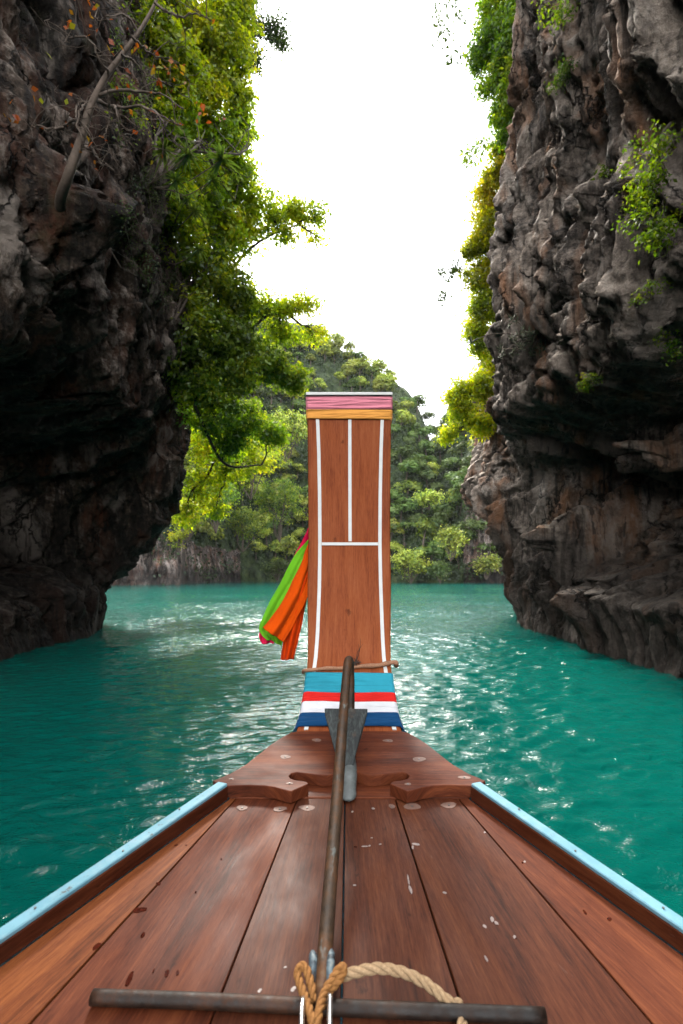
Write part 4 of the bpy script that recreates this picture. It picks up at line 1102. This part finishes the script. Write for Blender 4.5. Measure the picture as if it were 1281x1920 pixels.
# ------------------------------------------------------------------ plants of the left cliff
L, G, Y_, DK = bvh_l, M['lf_green'], M['lf_yel'], M['lf_dark']
plant('cliff_tree', 'bright green leafy tree covering the top of the left cliff', 'tree', on_rock(L, 290, 120), [(330, 30, 17.5, 1.3, 1.2, 1.2, 190), (395, 80, 18.5, 1.4, 1.2, 1.3, 240), (430, 160, 19, .95, 1, 1.1, 170), (360, 170, 18, 1.3, 1.2, 1.1, 200), (425, 10, 19, 1.0, 1, 1.1, 160), (300, 90, 16.5, 1.0, .8, 1.2, 130), (330, 130, 16.8, .9, .8, 1.0, 120), (440, 70, 19.2, .8, .8, .9, 110)], Y_, 201, dens=1.15, size=.19, r0=.10)
plant('cliff_tree', 'yellow green tree in the middle of the left cliff above the long branch', 'tree', on_rock(L, 300, 330), [(400, 270, 19, 1.3, 1.2, 1.2, 230), (440, 350, 19.5, 1.0, 1, 1.0, 170), (455, 240, 19.6, .55, .6, .9, 80), (370, 370, 18.3, 1.2, 1.1, 1.1, 190), (330, 280, 17.5, 1.1, .9, 1.1, 150), (420, 430, 19.3, 1.0, .9, .8, 140), (330, 400, 17.2, .9, .7, 1.0, 120), (320, 210, 16.8, .9, .7, 1.0, 120), (440, 290, 19.2, .8, .8, .8, 90)], Y_, 202, dens=1.15, size=.185, r0=.09)
plant('overhanging_tree', 'dark leafed branch tips jutting into the sky at the top left', 'tree', on_rock(L, 400, 40, 20), [(480, 60, 21.5, .8, .7, .7, 90), (515, 55, 21.5, .75, .6, .55, 85), (470, 120, 21.5, .55, .5, .7, 60), (527, 80, 21.5, .4, .4, .5, 34), (455, 15, 21.5, .7, .6, .7, 60)], DK, 203, size=.12, bark='bark_dark', r0=.07)
plant('leaning_tree', 'tree with a long rising branch and pale leaf tips against the sky', 'tree', on_rock(L, 330, 550), [(505, 395, 20, 1.2, 1, .65, 150), (560, 400, 20.5, .8, .7, .5, 70), (598, 400, 20.6, .45, .5, .42, 26), (465, 425, 20, 1.0, .9, .7, 130), (430, 455, 19.5, .8, .7, .6, 80), (530, 440, 20.5, .55, .5, .4, 34), (590, 440, 20.6, .5, .4, .3, 14)], Y_, 204, dens=1.25, k=11, size=.165, bark='bark_dark', r0=.085, main=[(380, 522, 18.8), (430, 508, 19.4), (460, 475, 20), (500, 445, 20.3), (560, 420, 20.6)])
plant('cliff_tree', 'deep green tree hugging the left cliff below the long rising branch', 'tree', on_rock(L, 330, 600), [(380, 520, 18.2, 1.2, 1.1, 1.1, 190), (430, 550, 19, .95, .9, .9, 140), (365, 620, 17.7, 1.1, 1, 1.2, 190), (420, 630, 18.7, 1.0, .9, 1.0, 160), (350, 690, 17.7, .9, .8, 1.0, 120), (335, 480, 17.3, .8, .7, .9, 100), (400, 480, 18.8, .8, .8, .7, 90), (440, 600, 19.3, .7, .7, .7, 80)], G, 205, dens=1.25, size=.175, r0=.08)
plant('forked_tree', 'tree with dark forked limbs and thin yellow green leaves over the hillside', 'tree', on_rock(L, 350, 630), [(500, 575, 20, 1.1, .9, .6, 120), (550, 580, 20.4, .9, .8, .5, 80), (470, 560, 19.8, .7, .7, .5, 70), (590, 630, 20.6, .55, .5, .3, 34), (530, 620, 20.3, .8, .7, .5, 74), (585, 570, 20.6, .5, .4, .4, 24)], Y_, 206, dens=1.25, k=10, size=.16, bark='bark_dark', r0=.10, twigs=11, main=[(395, 645, 18.6), (430, 668, 19.2), (455, 630, 19.8), (480, 610, 20), (502, 592, 20.3), (540, 588, 20.5)])
plant('cliff_tree', 'bushy green tree just above and left of the prow top', 'tree', on_rock(L, 360, 680), [(480, 680, 19.5, 1.2, 1, .75, 190), (535, 700, 20, .85, .7, .6, 100), (425, 700, 19, 1.1, 1, .9, 170), (450, 640, 19.3, .8, .7, .6, 90), (560, 720, 20.2, .4, .4, .35, 30)], G, 207, dens=1.6, k=12, size=.165, bark='bark_dark', r0=.08)
plant('cliff_tree', 'dark green tree drooping from the left overhang above the water', 'tree', on_rock(L, 365, 760), [(400, 780, 19, 1.1, .9, .8, 160), (455, 790, 20, .95, .9, .75, 130), (375, 720, 18.3, .9, .8, .8, 110), (505, 815, 20.5, .75, .7, .45, 70), (430, 840, 20, .8, .7, .5, 80)], G, 208, dens=1.7, k=12, size=.16, bark='bark_dark', r0=.07, main=[(420, 868, 20), (490, 872, 20.6)])
def left_back(Y, z):
    h = bvh_l.ray_cast(Vector((0, Y, z)), Vector((-1, 0, 0)), 60)[0]
    return (h if h is not None else Vector((-8, Y, z))) + Vector((-.1, 0, 0))
plant('leaning_tree', 'light green tree leaning out low behind the left cliff edge above the water', 'tree', left_back(23.5, 8.0), [(385, 830, 25, 1.3, 1.2, 1.1, 170), (425, 880, 26, 1.3, 1.2, 1.0, 170), (375, 915, 25.5, 1.0, 1, 1.0, 120), (455, 830, 26.5, 1.0, 1, .8, 110), (350, 965, 25, .6, .7, .7, 60), (485, 870, 27, .7, .7, .5, 50), (405, 955, 26, .7, .7, .6, 60)], Y_, 212, k=11, size=.19, bark='bark_dark', r0=.09, main=[(372, 800, 24.3), (400, 850, 25.3), (440, 868, 26.2)])
rock_cover('creeper', 'small leafed dark creeper on the left cliff beside the spiky plants', 'creeper', L, [(275, 420, 50, 110), (300, 520, 40, 60), (290, 330, 40, 60)], DK, 209, 700, size=.05)
rock_cover('creeper', 'green creeper trailing down the edge of the left cliff under the forked tree', 'creeper', L, [(325, 600, 28, 90), (345, 720, 30, 60)], DK, 210, 420, size=.055)
rock_cover('creeper', 'leafy creeper hanging behind the bare tree at the top left', 'creeper', L, [(270, 60, 60, 70), (250, 200, 50, 80)], G, 211, 520, size=.08)

def screw_plant(label, base, heads, seed, L_=.5):
    rng = np.random.default_rng(seed); base = Vector(base); inv = Matrix.Translation(-base)
    root = thing('dracaena_plant', label, 'spiky plant', base, 'spiky rosette plants on the left cliff'); parts = []
    for (px, py, Y, s) in heads:
        c = np.array(at(px, py, min(Y, base.y - .25))); LL = L_ * s; V, F, tt = [], [], []
        (v, f), pth = limb(np.array(base), c, .016, .011, rng, .05, 12, 6, .10)
        t = link('stem', mesh_np('stem', v, f, M['bark_pale'], True), root); t.matrix_parent_inverse = inv
        for i in range(46):
            a = rng.uniform(0, 2 * math.pi); el = rng.uniform(-.5, 1.3); d = np.array([math.cos(a) * math.cos(el), math.sin(a) * math.cos(el), math.sin(el)])
            l = LL * rng.uniform(.75, 1.15); wv = np.cross(d, [0, 0, 1.0]); wv /= np.linalg.norm(wv) + 1e-9; w_ = .024 * s
            o = len(V)
            for j, q in enumerate((0, .35, .7, 1)):
                p = c + d * l * q + np.array([0, 0, -.45 * l * q * q]); ww = w_ * (1.0, 1.15, .8, .08)[j]
                V += [p - wv * ww, p + wv * ww]
            for j in range(3): F.append((o + 2 * j, o + 2 * j + 1, o + 2 * j + 3, o + 2 * j + 2))
            tt += [rng.uniform(.1, .9)] * 8
        m = link('rosette', mesh_np('rosette', np.array(V), np.array(F), M['lf_blade'], False, {'tint': np.array(tt)}), root); m.matrix_parent_inverse = inv
screw_plant('spiky plant with three rosettes at the middle of the left cliff top', on_rock(L, 275, 350), [(308, 285, 15.2, 1.0), (352, 290, 15.5, 1.05), (345, 258, 15.8, .8)], 221)
screw_plant('spiky plant reaching furthest right with a long bare curved stem', on_rock(L, 285, 352), [(415, 300, 15.5, 1.2), (398, 338, 15.8, .8), (330, 338, 15, .9)], 222)
screw_plant('spiky plant hanging lower on the left cliff with one pale rosette', on_rock(L, 310, 490), [(372, 468, 15.8, .75)], 223)
screw_plant('small dark rosette plant between the upper and lower spiky plants', on_rock(L, 318, 415), [(366, 396, 15.8, .75), (352, 372, 15.8, .6)], 224)

def bare_tree():
    rng = np.random.default_rng(31); h = on_rock(L, 113, 388, 9.5); Y0 = h.y
    root = thing('bare_tree', 'leaning pale trunked tree with few red leaves on the left cliff', 'tree', h); inv = Matrix.Translation(-h)
    dY = lambda k: Y0 - .25 + k
    T = [np.array(h) + np.array([-.15, .7, -.05]), np.array(h)] + [np.array(at(*q)) for q in [(128, 330, dY(-.15)), (150, 268, dY(-.2)), (168, 205, dY(-.2)), (196, 148, dY(-.1)), (228, 104, dY(.0)), (262, 58, dY(.1)), (290, 8, dY(.2)), (312, -50, dY(.3))]]
    P = catmull(T, 60); s = Y0 / 10; parts = [tube(P, np.interp(np.linspace(0, 1, 60), [0, .08, .3, .5, 1], [.13, .10, .078, .055, .022]) * s, 10, 1, False)]
    brs = [[(185, 178), (225, 168), (270, 172), (305, 178), (345, 205)], [(180, 190), (215, 200), (262, 198), (300, 216), (330, 232)], [(176, 190), (158, 196), (146, 222), (152, 262), (152, 285)], [(205, 140), (180, 100), (172, 76), (135, 68), (122, 80)],
           [(212, 196), (222, 220), (228, 250), (252, 262)], [(250, 70), (275, 95), (300, 110), (335, 118)], [(228, 104), (250, 112), (278, 140), (320, 160)], [(150, 268), (175, 285), (190, 305), (205, 310)], [(262, 58), (235, 30), (200, 28), (185, 12)], [(290, 8), (330, 30), (370, 25), (400, 40)],
           [(268, 198), (306, 225), (312, 255), (345, 280)], [(120, 240), (95, 243), (70, 235), (58, 240)], [(145, 222), (108, 240), (104, 228)], [(205, 190), (205, 225), (195, 262)], [(176, 195), (150, 192), (142, 215), (148, 245)]]
    tips = []
    for i, b in enumerate(brs):
        Q = [np.array(at(x, y, Y0 - .4 + .25 * math.sin(i + j))) for j, (x, y) in enumerate(b)]; q = catmull(Q, 18); q += rng.normal(0, .012, q.shape)
        parts.append(tube(q, np.linspace(.030, .008, 18) * s * (1.15 if i < 2 else .8), 6, 1, False))
        for _ in range(10):
            a = q[rng.integers(3, 18)]; e = a + rng.normal(0, .36, 3) * s; parts.append(limb(a, e, .009 * s, .003 * s, rng, .12, 6, 4)[0]); tips.append(e)
        tips.append(q[-1])
    V, F = merge(parts); t = link('trunk', mesh_np('trunk', V, F, M['bark_pale'], True), root); t.matrix_parent_inverse = inv
    C = []
    for x, y in [(180, 10), (170, 20), (130, 40), (190, 52), (242, 82), (212, 98), (300, 118), (330, 128), (310, 162), (330, 182), (375, 205), (400, 218), (418, 210), (300, 150), (262, 84), (290, 130), (250, 190), (345, 120), (135, 176), (76, 175), (25, 225)]:
        for _ in range(rng.integers(2, 6)): C.append(np.array(at(x + rng.normal(0, 11), y + rng.normal(0, 11), Y0 - .35 + rng.normal(0, .15))))
    for e in tips:
        if rng.random() < .3: C.append(e)
    C = np.array(C); V, F = leaf_quads(C, .125 * s * rng.uniform(.6, 1.25, len(C)), rng, .7, .2, .6)
    c = link('crown', mesh_np('crown', V, F, M['lf_red'], False, {'tint': np.repeat(rng.uniform(0, 1, len(C)) ** 1.3, 4)}), root); c.matrix_parent_inverse = inv
bare_tree()

# ------------------------------------------------------------------ plants of the right cliff
RR = bvh_r
def side_rock(px, py, Y):
    h = bvh_r.ray_cast(Vector((-1.0, Y, at(px, py, Y).z)), Vector((1, 0, 0)), 60)[0]
    return h + Vector((.1, 0, 0))
plant('hanging_shrub', 'green leafy shrub hanging from the top edge of the right cliff', 'shrub', side_rock(960, 100, 20.2), [(935, 20, 20, .9, .8, .9, 130), (925, 90, 20, .8, .8, .8, 110), (945, 150, 19.6, .6, .6, .9, 90), (940, 215, 19.8, .35, .4, .7, 44), (900, 110, 20.5, .45, .5, .45, 36), (965, 40, 19.4, .7, .6, .8, 90), (912, 165, 20.3, .3, .3, .35, 18), (962, 110, 19.2, .7, .7, .8, 90), (975, 60, 19, .7, .7, .8, 80), (955, 190, 19.3, .5, .6, .8, 60), (950, 250, 19.5, .3, .4, .6, 30)], G, 231, dens=1.5, size=.16, r0=.05)
plant('hanging_branch', 'nearly bare twig with tiny leaves in the sky left of the right cliff top', 'branch', at(915, 60, 20.6), [(826, 60, 21, .55, .4, .55, 12), (845, 20, 21, .6, .4, .5, 11), (850, 110, 21, .5, .4, .5, 8)], DK, 232, k=9, cr=.14, size=.17, r0=.008, twigs=9)
plant('cliff_shrub', 'bright yellow shrub upright behind the edge of the right cliff', 'shrub', side_rock(930, 480, 23.6), [(912, 390, 23.6, .75, .6, 1.0, 100), (908, 460, 23.6, .85, .7, 1.0, 130), (900, 520, 23.6, .85, .7, .8, 110), (925, 330, 23.0, .6, .5, 1.0, 80), (935, 290, 22.6, .4, .4, .7, 40), (920, 430, 23, .6, .5, .9, 60), (878, 470, 23.6, .35, .4, .4, 18)], M['lf_gold'], 233, dens=1.5, size=.165, r0=.05)
plant('cliff_shrub', 'yellow shrub with orange leaves below the taller one at the right cliff edge', 'shrub', side_rock(930, 650, 23.6), [(905, 590, 23.6, .75, .7, .8, 100), (900, 640, 23.6, .75, .7, .7, 90), (920, 680, 23.3, .65, .6, .6, 70), (915, 560, 23.3, .6, .5, .7, 60), (880, 620, 23.6, .4, .4, .4, 24)], M['lf_gold'], 234, dens=1.5, size=.165, r0=.05)
plant('cliff_shrub', 'rounded leafy shrub spreading over the lower bulge of the right cliff', 'shrub', side_rock(900, 780, 23.2), [(890, 725, 23, .95, .8, .7, 130), (868, 760, 23, .65, .7, .8, 90), (905, 790, 22.8, .8, .7, .7, 100), (852, 742, 23, .4, .4, .3, 30), (845, 810, 23, .45, .4, .35, 22), (925, 740, 22.6, .5, .4, .7, 50), (830, 825, 23, .3, .3, .2, 8)], M['lf_gold'], 235, dens=1.5, size=.165, r0=.06)
plant('hanging_branch', 'fine drooping twig in the sky left of the yellow shrub', 'branch', at(885, 480, 23.6), [(842, 520, 23.6, .5, .4, .45, 14), (830, 558, 23.6, .3, .3, .4, 8), (862, 500, 23.6, .4, .4, .3, 10)], DK, 236, k=9, cr=.14, size=.18, r0=.007, twigs=9)
plant('hanging_branch', 'small pale twig in the sky near the middle of the right cliff edge', 'branch', at(925, 290, 20.2), [(885, 292, 20, .45, .4, .25, 14), (905, 275, 20, .35, .3, .3, 10)], G, 237, k=9, cr=.14, size=.17, r0=.007, twigs=8)
def face(px, py, out_=.25):
    h = on_rock(RR, px, py, 9); return h.y - .0, out_
def face_blob(px, py, rx, rz, n):
    h = on_rock(RR, px, py, 9); s = h.y / FPX; q = h * 1.0; k = max(.0, 1 - .35 / (h - Vector((0, 0, EYE))).length)
    return (px, py, h.y * k, rx * s, .18, rz * s, n)
plant('cliff_shrub', 'loose green shrub growing out of the face of the right cliff', 'shrub', on_rock(RR, 1250, 330), [face_blob(1235, 260, 28, 40, 30), face_blob(1190, 300, 26, 26, 26), face_blob(1140, 330, 26, 22, 22), face_blob(1215, 350, 36, 40, 46), face_blob(1210, 420, 36, 36, 44), face_blob(1240, 430, 24, 40, 30), face_blob(1190, 375, 30, 24, 26)], G, 241, k=9, cr=.085, size=.075, r0=.018, twigs=5)
plant('cliff_shrub', 'small sprig of green leaves low on the face of the right cliff', 'shrub', on_rock(RR, 1225, 560), [face_blob(1222, 540, 20, 18, 12), face_blob(1205, 560, 16, 10, 7)], G, 242, k=8, cr=.06, size=.06, r0=.01, twigs=5)
plant('cliff_shrub', 'small sprig at the right frame edge above the dark overhang', 'shrub', on_rock(RR, 1262, 650), [face_blob(1252, 635, 22, 16, 14), face_blob(1262, 660, 16, 14, 8)], G, 243, k=8, cr=.06, size=.065, r0=.01, twigs=5)
plant('cliff_shrub', 'low mossy tuft on a ledge near the top of the right cliff', 'shrub', on_rock(RR, 1062, 145), [face_blob(1062, 136, 24, 12, 40), face_blob(1045, 150, 12, 10, 14)], DK, 244, k=9, cr=.08, size=.07, r0=.012, twigs=4)
plant('cliff_shrub', 'yellow tuft on the rock above the right overhang', 'shrub', on_rock(RR, 1103, 725), [face_blob(1106, 714, 15, 12, 22), face_blob(1095, 728, 10, 10, 10)], Y_, 245, k=9, cr=.06, size=.06, r0=.01, twigs=4)
plant('cliff_shrub', 'leafy sprig beside the top of the right cliff face', 'shrub', on_rock(RR, 1050, 40), [face_blob(1050, 30, 22, 30, 26), face_blob(1020, 20, 20, 22, 18)], G, 246, k=9, cr=.10, size=.09, r0=.014, twigs=4)
def euphorbia():
    rng = np.random.default_rng(44); h = on_rock(RR, 1005, 640, 15); base = h
    root = thing('succulent_shrub', 'grey green many fingered succulent on the right cliff face', 'succulent', base); inv = Matrix.Translation(-base)
    d0 = (Vector((0, 0, EYE)) - h).normalized(); parts, tint, stems = [], [], []
    for i in range(60):
        a = rng.normal(0, 1, 3) * [.5, .3, .35] + np.array(d0) * .22; c = np.array(h) + a * [.95, .8, .7] + [0, 0, .05]
        if i % 2 == 0: stems.append(limb(np.array(h), c, .016, .009, rng, .08, 6, 5)[0])
        for j in range(7):
            d = rng.normal(0, 1, 3); d[2] += .5; d /= np.linalg.norm(d); l = rng.uniform(.09, .20)
            V, F = tube(np.array([c, c + d * l * .6, c + d * l + [0, 0, .02]]), [.010, .013, .004], 5, 1, False); parts.append((V, F)); tint.append(np.full(len(V), rng.uniform(0, 1)))
    V, F = merge(parts); o = link('crown', mesh_np('crown', V, F, M['lf_euph'], True, {'tint': np.concatenate(tint)}), root); o.matrix_parent_inverse = inv
    V, F = merge(stems); t = link('stem', mesh_np('stem', V, F, M['bark_pale'], True), root); t.matrix_parent_inverse = inv
euphorbia()

# ------------------------------------------------------------------ sea air
def haze():
    x0, x1, y0, y1, z0, z1 = -950, 950, -950, 950, -3.0, 130
    V = [(x, y, z) for z in (z0, z1) for x, y in ((x0, y0), (x1, y0), (x1, y1), (x0, y1))]
    F = [(0, 3, 2, 1), (4, 5, 6, 7), (0, 1, 5, 4), (1, 2, 6, 5), (2, 3, 7, 6), (3, 0, 4, 7)]
    b = NB('sea_air'); v = b.n('VolumePrincipled'); v.inputs['Color'].default_value = (.93, .95, .97, 1); v.inputs['Density'].default_value = .00009
    b.t.links.new(v.outputs[0], b.out.inputs['Volume'])
    o = link('haze', mesh_py('haze', V, F, b.m)); tag(o, 'thin pale haze in the air over the bay', None, None, 'stuff')
haze()
